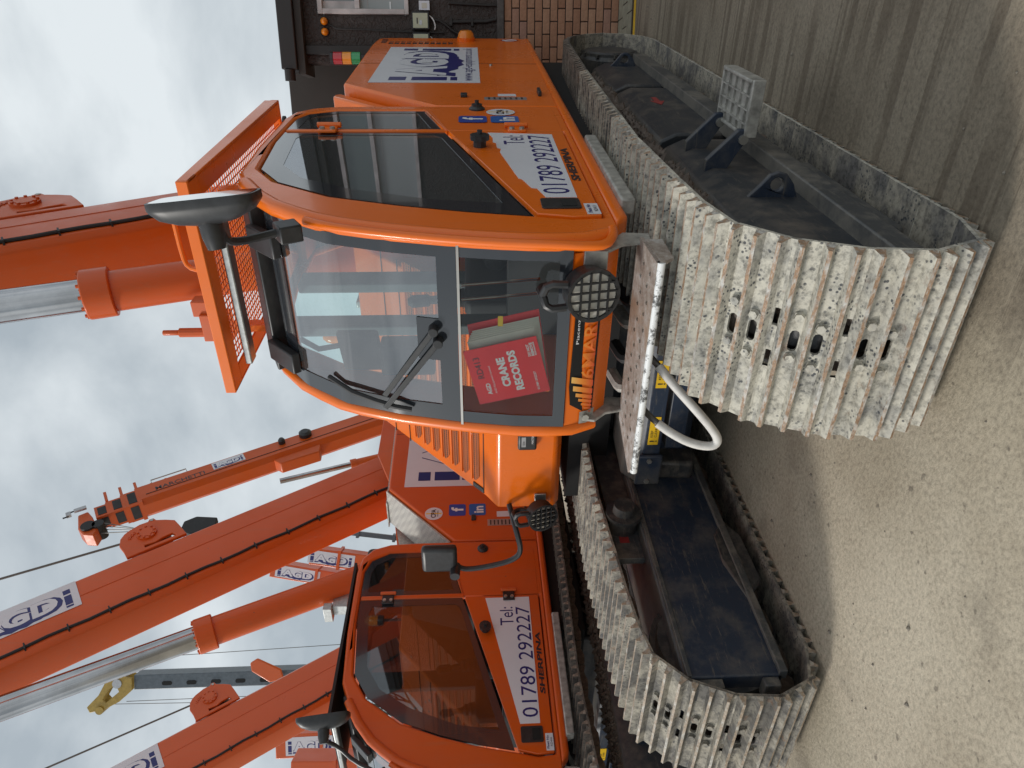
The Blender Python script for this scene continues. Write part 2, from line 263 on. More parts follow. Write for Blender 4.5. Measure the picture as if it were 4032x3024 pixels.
    def tube(s,pts,r,m,n=10,cap=True,sub=0):
        pts=[Vector(p) for p in pts]
        for _ in range(sub):
            q=[pts[0]]
            for a,b in zip(pts,pts[1:]): q+=[a*.75+b*.25,a*.25+b*.75]
            pts=q+[pts[-1]]
        P=[];F=[]; prev=None
        for i,p in enumerate(pts):
            d=((pts[min(i+1,len(pts)-1)]-pts[max(i-1,0)])).normalized()
            if prev is None: a=d.orthogonal().normalized()
            else: a=(prev-d*prev.dot(d)).normalized()
            prev=a; b=d.cross(a); rr=r[i] if isinstance(r,list) else r
            P+=[p+(a*math.cos(2*math.pi*j/n)+b*math.sin(2*math.pi*j/n))*rr for j in range(n)]
        for i in range(len(pts)-1):
            F+=[(i*n+j,i*n+(j+1)%n,(i+1)*n+(j+1)%n,(i+1)*n+j) for j in range(n)]
        if cap: F+=[tuple(range(n))[::-1],tuple(range((len(pts)-1)*n,len(pts)*n))]
        return s.add(P,F,m)
    def text(s,st,o,u,v,h,m,width=None,off=0,shear=0,lift=.0):
        vs,fs=text_data(st,off); o=Vector(o);u=Vector(u).normalized();v=Vector(v).normalized();w=u.cross(v)
        x0=min(p.x for p in vs);x1=max(p.x for p in vs);y0=min(p.y for p in vs);y1=max(p.y for p in vs)
        sy=h/(y1-y0); sx=sy if width is None else width/(x1-x0)
        return s.add([o+u*((p.x-x0)*sx+shear*(p.y-y0)*sy)+v*((p.y-y0)*sy)+w*lift for p in vs],fs,m)
    def grid(s,fn,us,vs,m,flip=False):
        P=[fn(a,b) for b in vs for a in us]; n=len(us); F=[]
        for j in range(len(vs)-1):
            for i in range(n-1):
                q=(j*n+i,j*n+i+1,(j+1)*n+i+1,(j+1)*n+i); F.append(q[::-1] if flip else q)
        return s.add(P,F,m)
    def build(s,name,parent=None,bevel=0,smooth=32,label=None,cat=None,group=None,kind=None,org=None,seg=2):
        og=Vector(org) if org is not None else ORG
        me=bpy.data.meshes.new(name); me.from_pydata([tuple(p-og) for p in s.v],[],s.f)
        for mn in s.mats: me.materials.append(MATS[mn])
        me.polygons.foreach_set('material_index',s.m); me.update()
        if smooth:
            me.polygons.foreach_set('use_smooth',[True]*len(me.polygons)); me.set_sharp_from_angle(angle=R(smooth))
        o=bpy.data.objects.new(name,me); COL.objects.link(o)
        if parent: o.parent=parent
        else: o.location=og
        if bevel:
            md=o.modifiers.new('edge_bevel','BEVEL'); md.width=bevel; md.segments=seg; md.limit_method='ANGLE'; md.angle_limit=R(38)
            if smooth: md.harden_normals=False
        props(o,label,cat,group,kind); return o
def props(o,label=None,cat=None,group=None,kind=None):
    for k,v in (('label',label),('category',cat),('group',group),('kind',kind)):
        if v: o[k]=v
def empty(name,loc,label=None,cat=None,group=None):
    o=bpy.data.objects.new(name,None); COL.objects.link(o); o.location=loc; o.empty_display_size=.2; props(o,label,cat,group); return o
def inst(me,name,parent,mat):
    o=bpy.data.objects.new(name,me); COL.objects.link(o); o.parent=parent; o.matrix_local=mat; return o
def interp(x,xs,ys):
    if x<=xs[0]: return ys[0]
    for i in range(len(xs)-1):
        if x<=xs[i+1]:
            f=(x-xs[i])/(xs[i+1]-xs[i]); return ys[i]+(ys[i+1]-ys[i])*f
    return ys[-1]
X_=(1,0,0);Y_=(0,1,0);Z_=(0,0,1)
def rrect(x0,x1,y0,y1,r,n=4):
    P=[]
    for cx,cy,a0 in ((x1-r,y1-r,0),(x0+r,y1-r,90),(x0+r,y0+r,180),(x1-r,y0+r,270)):
        P+=[(cx+r*math.cos(R(a0+90*i/n)),cy+r*math.sin(R(a0+90*i/n))) for i in range(n+1)]
    return P

# ------------------------------------------------------------------ ground and paving
B().box(-90,60,-15,120,-.5,0,'yard_ground').build('ground',kind='structure',org=(0,0,0),smooth=0)
E_=Vector((.972,.235,0)).normalized(); WN=Vector((E_.y,-E_.x,0)); G0=Vector((-.618,7.657,0))
def wp(s,z,off=0): return G0+E_*s+Vector((0,0,z))+WN*off
plain('paver',(.30,.29,.22),.9,var=.2,scale=15)
apron=B().prism([(-.95,0),(8,0),(8,.62),(-.95,.62)],G0+Vector((0,0,.002)),E_,WN,Z_,.010,'mortar').build('paved_apron',kind='structure',org=G0)
pav=B()
for i in range(24):
    for j in range(3):
        a=-.9+i*.2+(.1 if j%2 else 0); pav=B().prism([(a,.02+j*.2),(a+.19,.02+j*.2),(a+.19,.21+j*.2),(a,.21+j*.2)],G0+Vector((0,0,.010)),E_,WN,Z_,.007+random.random()*.003,'paver'); pav.build('paver',apron,org=G0)
B().prism([(-.95,.65),(8,.65),(8,.71),(-.95,.71)],G0+Vector((0,0,.0)),E_,WN,Z_,.004,'yellow').build('painted_line',kind='structure',org=G0)

# ------------------------------------------------------------------ building
bld=empty('brick_building',G0,'brown rendered building on a red brick base behind the crane tail','building')
ORG=G0.copy()
def wbox(b,s0,s1,z0,z1,o0,o1,m): return b.obox(wp((s0+s1)/2,(z0+z1)/2,(o0+o1)/2),E_*((s1-s0)/2),Vector((0,0,(z1-z0)/2)),WN*(abs(o1-o0)/2),m)
b=B(); wbox(b,-3.2,7,0,1.12,-.12,-.004,'mortar'); b.build('brick_backing',bld,smooth=0)
brm=B(); brm.obox((0,0,0),(.1075,0,0),(0,.0475,0),(0,0,.0325),'brick'); bo=brm.build('brick',bld,bevel=.004,org=(0,0,0),smooth=0)
bme=bo.data; first=True
rot=Matrix(((E_.x,-WN.x,0),(E_.y,-WN.y,0),(0,0,1))).to_4x4()
for c in range(15):
    zc=.019+.0375-.005+c*.0739
    for i in range(-14,4):
        s=i*.225+(.1125 if c%2 else 0)+.0
        if s< -3.1: continue
        p=wp(s,zc,-.040+random.uniform(-.0015,.0015))-G0
        M_=Matrix.Translation(p)@rot@Matrix.Scale(random.choice((1,1,.997)),4)
        if first: bo.matrix_local=M_; first=False
        else:
            o=bo.copy(); COL.objects.link(o); o.parent=bld; o.matrix_local=M_
b=B(); wbox(b,-.49,7,1.125,1.19,-.15,.035,'ledge'); b.build('ledge',bld,bevel=.006)
b=B(); wbox(b,-.49,-.07,1.19,3.02,-.25,0,'brown_render'); wbox(b,-.07,7,1.19,2.03,-.25,0,'brown_render'); wbox(b,-.07,7,2.88,3.02,-.25,0,'brown_render'); wbox(b,1.6,7,2.03,2.88,-.25,0,'brown_render'); b.build('wall',bld,smooth=0)
b=B(); wbox(b,-.56,7,3.09,3.24,-.3,.16,'gutter'); b.build('fascia',bld,bevel=.01)
b=B(); wbox(b,-.6,7,3.02,3.09,-.3,.12,'tank_brown'); b.build('soffit',bld,bevel=.005)
b=B(); wbox(b,-.42,-.34,1.3,3.02,0,.05,'gutter'); b.build('corner_board',bld,bevel=.005)
b=B(); b.cyl(wp(-.56,3.17,.13),wp(-.66,3.17,.13),.05,'gutter'); b.build('gutter_end',bld)
# window: frame, mullion, panes with blinds
fr=B(); wbox(fr,-.065,1.62,2.84,2.885,-.04,.03,'window_frame'); wbox(fr,-.065,1.62,2.03,2.07,-.04,.03,'window_frame'); wbox(fr,-.065,-.02,2.07,2.84,-.04,.03,'window_frame'); wbox(fr,-.02,1.62,2.49,2.535,-.04,.025,'window_frame')
fo=fr.build('window_frame',bld,bevel=.004)
b=B(); wbox(b,-.02,1.62,2.535,2.84,-.05,-.035,'glass_dark'); b.build('pane',fo,smooth=0)
b=B(); wbox(b,-.02,1.62,2.07,2.49,-.05,-.035,'blind'); b.build('blind',fo,smooth=0)
b=B(); wbox(b,-.02,.05,2.50,2.84,-.034,-.02,'window_frame'); wbox(b,-.02,0.05,2.2,2.213,-.034,-.028,'white'); wbox(b,-.0,1.6,2.42,2.425,-.034,-.03,'window_frame'); b.build('glazing_bar',fo,smooth=0)
# conduits on wall
b=B(); b.tube([wp(-.15,2.80,.012),wp(-.19,2.72,.012),wp(-.2,2.4,.012),wp(-.215,2.0,.012),wp(-.22,1.7,.012)],.008,'gutter'); b.build('cable_run',bld)
b=B(); b.tube([wp(-.10,1.82,.015),wp(-.12,1.72,.02),wp(-.22,1.6,.02),wp(-.26,1.45,.02),wp(-.27,1.2,.02)],.013,'gutter',sub=1); b.tube([wp(.035,1.65,.015),wp(.02,1.3,.015),wp(.02,1.2,.015)],.012,'gutter'); b.tube([wp(-.125,1.63,.015),wp(-.12,1.3,.015),wp(-.1,1.2,.015)],.017,'gutter'); b.build('conduit',bld)
for z in (1.62,1.42): 
    b=B(); wbox(b,-.16,-.09,z,z+.02,0,.04,'gutter'); b.build('pipe_clip',bld)
ORG=Vector((0,0,0))
# things fixed on the building
for i,(s,l) in enumerate(((-.13,'upper amber dome beacon on the brown wall, nearer the window'),(-.22,'amber dome beacon on the brown wall, farther from the window'))):
    e=empty('beacon_light',wp(s,2.83,0),l,'beacon','amber beacons on the wall'); ORG=wp(s,2.83,0)
    B().lathe([(0,.04),(.012,.04),(.02,.034)],wp(s,2.83,.002),WN,'gutter',14).build('base',e)
    B().lathe([(0,.033),(.02,.034),(.04,.026),(.052,.012),(.056,.002)],wp(s,2.83,.02),WN,'amber',14).build('dome',e)
for i,(s0,s1,l) in enumerate(((-.20,-.045,'black control box with pale yellow face beside the window corner'),(-.39,-.225,'black control box with pale face half hidden by the crane tail'))):
    e=empty('control_box',wp((s0+s1)/2,1.83,0),l,'control box','control boxes on the wall'); ORG=wp((s0+s1)/2,1.83,0)
    b=B(); wbox(b,s0,s1,1.835,2.0,.002,.07,'black_plastic'); b.build('housing',e,bevel=.006)
    b=B(); wbox(b,s0+.014,s1-.014,1.852,1.99,.07,.076,'box_lid'); wbox(b,s0+.05,s0+.10,1.945,1.955,.0765,.078,'dark_text'); wbox(b,s0+.04,s0+.08,1.905,1.93,.0765,.078,'grey_plate'); b.build('face',e)
    b=B(); b.tube([wp(s1-.03,1.835,.03),wp(s1-.06,1.80,.04),wp(s1-.12,1.78,.04),wp(s1-.15,1.79,.03)],.006,'white',sub=1); b.build('cable',e)
ORG=wp(.01,1.88,0); b=B(); wbox(b,-.03,.05,1.83,1.93,.002,.05,'white_sticker'); wbox(b,-.015,.03,1.855,1.905,.05,.052,'paper'); b.build('junction_box',label='small light grey junction box beside the black control box under the window',cat='junction box',org=ORG,bevel=.004)
ORG=Vector((0,0,0))
# brown tank cabinet left of the building
e=empty('roof_cabinet',wp(-.8,0,-1),'dark brown cabinet standing beyond the building corner','cabinet'); ORG=wp(-.8,0,-1)
b=B(); b.obox(wp(-1.05,1.5,-1.2),E_*.60,WN*.6,(0,0,1.86),'tank_brown'); b.build('body',e,bevel=.01)
b=B(); b.lathe([(0,.03),(.14,.03),(.141,.06),(.17,.06)],wp(-1.0,3.36,-.9),Z_,'gutter',12); b.build('vent_pipe',e)
ORG=Vector((0,0,0))

# ------------------------------------------------------------------ crane builder
FZ=[.5,.95,1.02,1.12,1.3,1.486,1.75,1.963,2.153,2.31,2.414,2.5]
FY=[2.31,2.30,2.225,2.195,2.205,2.237,2.305,2.386,2.534,2.74,2.99,3.3]
def fy(z): return interp(z,FZ,FY)
XR=-.85; XL=-1.64
O0=Vector((-1.94,4.03,0))
BOLTS=((-.072,-.031),(.054,-.031),(-.054,.031),(.078,.031))
def shoe_mesh(plate,rib,inner):
    b=B(); T=.012; hw=.3; pit=.2
    out=[(-hw,-.103),(-.095,-.103),(-.095,-.075),(-.04,-.075),(-.04,-.103),(.04,-.103),(.04,-.075),(.095,-.075),(.095,-.103),(hw,-.103),(hw,.098),(.095,.098),(.095,.070),(.04,.070),(.04,.098),(-.04,.098),(-.04,.070),(-.095,.070),(-.095,.098),(-hw,.098)]
    h=[rrect(-.034,.034,-.044,-.018,.012,2),rrect(-.034,.034,.018,.044,.012,2)]
    b.prism(out,(0,0,0),X_,Y_,Z_,T,plate,holes=h,side=plate)
    ii=b.mi(inner)
    for k,f in enumerate(b.f):
        if all(abs(b.v[j].z)<1e-6 for j in f): b.m[k]=ii
    for s in (-.068,0,.068):
        a=hw if s else hw
        P=[];q=[(s-.015,T-.001),(s-.006,T+.036),(s+.005,T+.036),(s+.015,T-.001)]
        k=[(-a,*q[0]),(-a+.008,*q[1]),(-a+.008,*q[2]),(-a,*q[3]),(a,*q[0]),(a-.008,*q[1]),(a-.008,*q[2]),(a,*q[3])]
        b.add(k,[(0,3,2,1),(4,5,6,7)],rib); b.add([k[0],k[1],k[5],k[4]],[(0,1,2,3)],plate); b.add([k[2],k[3],k[7],k[6]],[(0,1,2,3)],plate); b.add([k[1],k[2],k[6],k[5]],[(0,1,2,3)],rib)
    # turned-down lip at the leading edge
    b.add([(-hw,.098,T),(hw,.098,T),(hw-.006,.114,T+.010),(-hw+.006,.114,T+.010),(-hw,.096,0),(hw,.096,0),(hw-.006,.112,T),(-hw+.006,.112,T)],[(0,1,2,3),(7,6,5,4),(3,2,6,7),(1,5,6,2),(0,3,7,4)],plate)
    me=b.build('track_shoe',org=(0,0,0),smooth=25); m=me.data; bpy.data.objects.remove(me)
    c=B(); one=B()
    one.lathe([(0,.017),(.004,.017),(.004,.0135),(.015,.0135)],(0,0,0),Z_,plate,6)
    for x,y in BOLTS: c.lathe([(0,.017),(.004,.017),(.004,.0135),(.015,.0135)],(x,y,T),Z_,plate,6)
    co=c.build('bolts',org=(0,0,0),smooth=25); cm=co.data; bpy.data.objects.remove(co)
    co=one.build('bolt',org=(0,0,0),smooth=25); om=co.data; bpy.data.objects.remove(co)
    return m,cm,om
def link_mesh(mat):
    b=B()
    for x in (-.075,.075):
        q=1 if x>0 else -1
        b.prism([(-.100,-.045),(-.085,-.08),(-.03,-.085),(.03,-.065),(.09,-.08),(.105,-.06),(.09,-.03),(.05,-.003),(-.055,-.003)],(x-.016,0,0),Y_,Z_,X_,.032,mat)
    b.cyl((-.10,-.09,-.058),(.10,-.09,-.058),.022,mat,n=10)
    o=b.build('chain_link',org=(0,0,0)); m=o.data; bpy.data.objects.remove(o); return m
SM={}
for k,(p,rb,i) in {'pale':('shoe_pale','rib_rust','shoe_inner'),'grey':('shoe_grey','rib_grey','shoe_inner'),'dark':('shoe_dark','rib_dark','shoe_inner')}.items(): SM[k]=shoe_mesh(p,rb,i)
LM=link_mesh('soil')
PATH=[(6.0,-.004),(1.90,-.004),(1.755,.02),(1.655,.15),(1.635,.33),(1.69,.52),(1.775,.67),(1.92,.775),(2.2,.80),(2.9,.835),(4.5,.81),(5.9,.76),(6.2,.67),(6.36,.50),(6.40,.34),(6.34,.17),(6.2,.05)]
def path_points(n,inset=.042):
    P=[Vector((a,b)) for a,b in PATH]; segs=[]; tot=0
    for a,b in zip(P,P[1:]+P[:1]): segs.append((a,b,(b-a).length)); tot+=(b-a).length
    def at(d):
        d%=tot
        for a,b,l in segs:
            if d<=l: return a+(b-a)*(d/l)
            d-=l
        return P[0]
    pit=tot/n; out=[]
    for i in range(n):
        a=at(i*pit);c=at((i+1)*pit); out.append(((a+c)/2,(c-a).normalized()))
    return out,pit,tot
PP,PIT,TOT=path_points(51)
def make_track(root,xc,style,detail=True,mirror=False):
    for i,(p,d) in enumerate(PP):
        # travel dir d=(y,z); outward normal: path runs bottom forward (−y) then up then back => outward = rotate
        nrm=Vector((-d.y,d.x)) ; cen=Vector((4.0,.4)); 
        if nrm.dot(p-cen)<0 and False: nrm=-nrm
        n3=Vector((0,nrm.x,nrm.y)); d3=Vector((0,d.x,d.y)); x3=d3.cross(n3)
        q=Vector((xc,p.x,p.y))-n3*.048-O0
        M_=Matrix(((x3.x,d3.x,n3.x,q.x),(x3.y,d3.y,n3.y,q.y),(x3.z,d3.z,n3.z,q.z),(0,0,0,1)))@Matrix.Scale(PIT/.2,4,(0,1,0))
        y=p.x; st=style
        if style=='pale' and (y>3.3 and p.y>.5): st='grey' if y<4.6 else 'dark'
        elif style=='grey' and y>4.4: st='dark'
        sm,cm,om=SM[st]
        s=inst(sm,'track_shoe',root,M_@Matrix.Rotation(random.uniform(-.012,.012),4,'X'))
        if y<2.25 and detail and OFFN==1:
            for bx,by in BOLTS: inst(om,'bolt',s,Matrix.Translation((bx,by,.012)))
        elif detail: inst(cm,'bolts',s,Matrix.Identity(4))['kind']='stuff'
        if detail: inst(LM,'chain_link',root,M_)
def sticker(b,pts,m,lift,x): # pts (y,z) on side plane facing +X
    b.prism(pts,(x+lift,0,0),Y_,Z_,X_,.0012,m)
def agd(b,o,u,v,w,h,lift=.002,url=True,flipmat=None):
    o=Vector(o);u=Vector(u);v=Vector(v);n=u.cross(v).normalized()
    b.prism([(0,0),(w,0),(w,h),(0,h)],o,u,v,n,.0012,'white_sticker')
    q=o+n*lift; y0=h*(.24 if url else .12); hh=h*(.52 if url else .58)
    # side bars
    for xa in (.05,.88):
        d=1 if xa<.5 else -1; x0=w*xa; bw=w*.075
        for (za,zb) in ((-.06,.06),(.12,.74),(.84,1.14)): b.prism([(x0,y0+hh*za),(x0+bw*(1 if d>0 else .8),y0+hh*za),(x0+bw*(1 if d>0 else .8),y0+hh*zb),(x0,y0+hh*zb)],q,u,v,n,.0005,'navy')
    bx=w*.15; bw=w*.70
    # gear shaped navy drop shadow
    P=[]; 
    for i in range(13):
        a=i/12; P.append((bx+bw*(a),y0+hh*(.30-.42*math.sin(math.pi*a)-(.07 if i%2 else 0))))
    P+=[(bx+bw*.98,y0+hh*.62),(bx+bw*.80,y0+hh*.35),(bx+bw*.4,y0+hh*.22),(bx+bw*.05,y0+hh*.32)]
    b.prism(P,q,u,v,n,.0004,'navy')
    b.text('AGD',q+u*(bx-.01*w)+v*(y0-.02*h)+n*.0006,u,v,hh*1.14,'navy',width=bw*1.04,off=.075)
    b.text('AGD',q+u*(bx+.012*w)+v*(y0+.07*h)+n*.0012,u,v,hh*.97,'white_sticker',width=bw*.95,off=.04)
    if url: b.text('www.agd-equipment.co.uk',q+u*(w*.04)+v*(h*.035),u,v,h*.13,'navy',width=w*.92)
    return b
def lamp(root,p,axis,sc_=1,lens='grey_plate',bright=True):
    p=Vector(p); ax=Vector(axis).normalized()
    e=B().lathe([(0,.03),(.012,.055),(.045,.075),(.05,.085),(.10,.088),(.105,.094),(.128,.094),(.128,.081),(.116,.079)],p,ax,'black_plastic',26).build('work_lamp',root)
    B().lathe([(.0,.079),(.003,.079)],p+ax*.119,ax,'chrome' if bright else 'paper',26).build('lens',e)
    s=ax.cross(Vector(Z_)).normalized(); t=s.cross(ax).normalized(); g=B()
    for k in (-.048,-.016,.016,.048):
        h=math.sqrt(.084**2-k*k); g.obox(p+ax*.130+s*k,s*.0028,t*h,ax*.004,'black_rubber'); g.obox(p+ax*.131+t*k,t*.0028,s*h,ax*.004,'black_rubber')
    g.build('grille',e)
    h=B(); h.tube([p+ax*.10+t*.085+s*.04,p+ax*.09+t*.15+s*.045,p+ax*.07+t*.16,p+ax*.01+t*.155,p-ax*.01+t*.10,p+ax*.02+t*.06],.014,'black_plastic',8,sub=1); h.tube([p+ax*.10+t*.085-s*.04,p+ax*.09+t*.15-s*.045,p+ax*.07+t*.16],.014,'black_plastic',8,sub=1); h.build('handle',e)
    return e
def boom(root,fr,xr,xl,depth,mat,y_of=None,seam=.62,cable=True,name='boom',label=None):
    (y0,z0),(y1,z1)=fr; d=Vector((0,y1-y0,z1-z0)); L_=d.length; d.normalize(); nb=Vector((0,-d.z,d.y)); 
    if nb.y<0: nb=-nb
    o=Vector((0,y0,z0)); b=B(); w=xr-xl; k=.045
    cs=[(xr,k),(xr,depth-k),(xr-k,depth),(xl+k,depth),(xl,depth-k),(xl,k),(xl+k,0),(xr-k,0)]
    b.prism(cs,o,X_,nb,d,L_,mat)
    bo=b.build(name,root,bevel=.012,smooth=50,label=label)
    b=B(); b.obox(o+nb*(depth*seam)+Vector((xr+.001,0,0))+d*(L_/2),d*(L_/2),nb*.006,X_and(.003),mat); b.build('weld_seam',bo)
    if cable:
        pts=[o+nb*(.075+.008*math.sin(i*1.7))+Vector((xr+.012,0,0))+d*(L_*i/40) for i in range(41)]
        c=B().tube(pts,.014,'black_rubber',7); 
        for i in range(2,40,2): c.obox(o+nb*.075+Vector((xr+.012,0,0))+d*(L_*i/40),d*.006,nb*.035,X_and(.017),'black_rubber')
        c.build('hose',bo)
    return o,d,nb,L_,bo
def X_and(k): return Vector((k,0,0))
def winch(root,c,d,nb,mat,xr,L_=.55,rope=None):
    # head bracket on the boom back: c is its end nearest the tip, profile runs towards the base
    c=Vector(c); P=[(.0,-.02),(-.01,.17),(-.04,.34),(.01,.51),(.09,.60),(.18,.65),(.38,.71),(.52,.70),(.56,.75),(.63,.74),(.66,.66),(.80,.57),(.93,.46),(.96,.29),(1.0,.0),(1.0,-.02)]
    P=[(a*L_,b_*L_) for a,b_ in P]; u=-d
    sl=[(.32*L_,.05*L_),(.84*L_,.05*L_),(.80*L_,.15*L_),(.62*L_,.13*L_),(.5*L_,.09*L_),(.32*L_,.12*L_)]
    b=B(); b.prism(P,c+X_and(-.03),u,nb,Vector(X_),.035,mat,holes=[sl]); b.prism(P,c+X_and(-.36),u,nb,Vector(X_),.035,mat)
    o=b.build('winch_bracket',root,bevel=.006)
    ctr=c+u*(.43*L_)+nb*(.40*L_)
    h=B().lathe([(0,.17*L_),(.02,.17*L_),(.021,.11*L_),(.026,.11*L_)],ctr+X_and(.004),X_,mat,24)
    for i in range(9):
        a=i*2*math.pi/9; h.lathe([(0,.02*L_),(.014,.02*L_)],ctr+X_and(.024)+u*math.cos(a)*.14*L_+nb*math.sin(a)*.14*L_,X_,mat,8)
    h.build('hub',o)
    B().cyl(ctr+X_and(-.32),ctr+X_and(-.032),.36*L_,'black_rubber',n=20).build('rope_drum',o)
    q=B()
    for a,bb in ((.15,.44),(.20,.49),(.255,.53)): q.lathe([(0,.032*L_),(.008,.032*L_),(.0085,.018*L_),(.004,.018*L_)],c+u*a*L_+nb*bb*L_+X_and(.005),X_,mat,12)
    q.lathe([(-.06,.03*L_),(.01,.03*L_)],c+u*.59*L_+nb*.70*L_,X_,'bolt',12)
    q.build('pin_row',o,kind='stuff')
    if rope is not None: B().tube([ctr+X_and(-.12)+nb*.1,Vector(rope)],.012,'rope_steel',6).build('winch_rope',o)
    return o
def cylinder(root,p0,p1,p2,r,mat,warn=False):
    p0=Vector(p0);p1=Vector(p1);p2=Vector(p2); d=(p1-p0).normalized()
    b=B().cyl(p0,p1,r,mat,n=28); o=b.build('lift_cylinder',root)
    B().cyl(p1-d*.02,p1+d*.14,r*1.22,mat,n=28).build('gland',o,bevel=.008)
    g=B()
    for i in range(12):
        a=i*math.pi/6; q=d.orthogonal().normalized(); q2=d.cross(q); g.cyl(p1+d*.14+(q*math.cos(a)+q2*math.sin(a))*r*1.08,p1+d*.155+(q*math.cos(a)+q2*math.sin(a))*r*1.08,.012,mat,n=6)
    g.build('gland_bolts',o,kind='stuff')
    B().cyl(p1+d*.1,p2,r*.80,'chrome',n=28).build('chrome_rod',o)
    return o

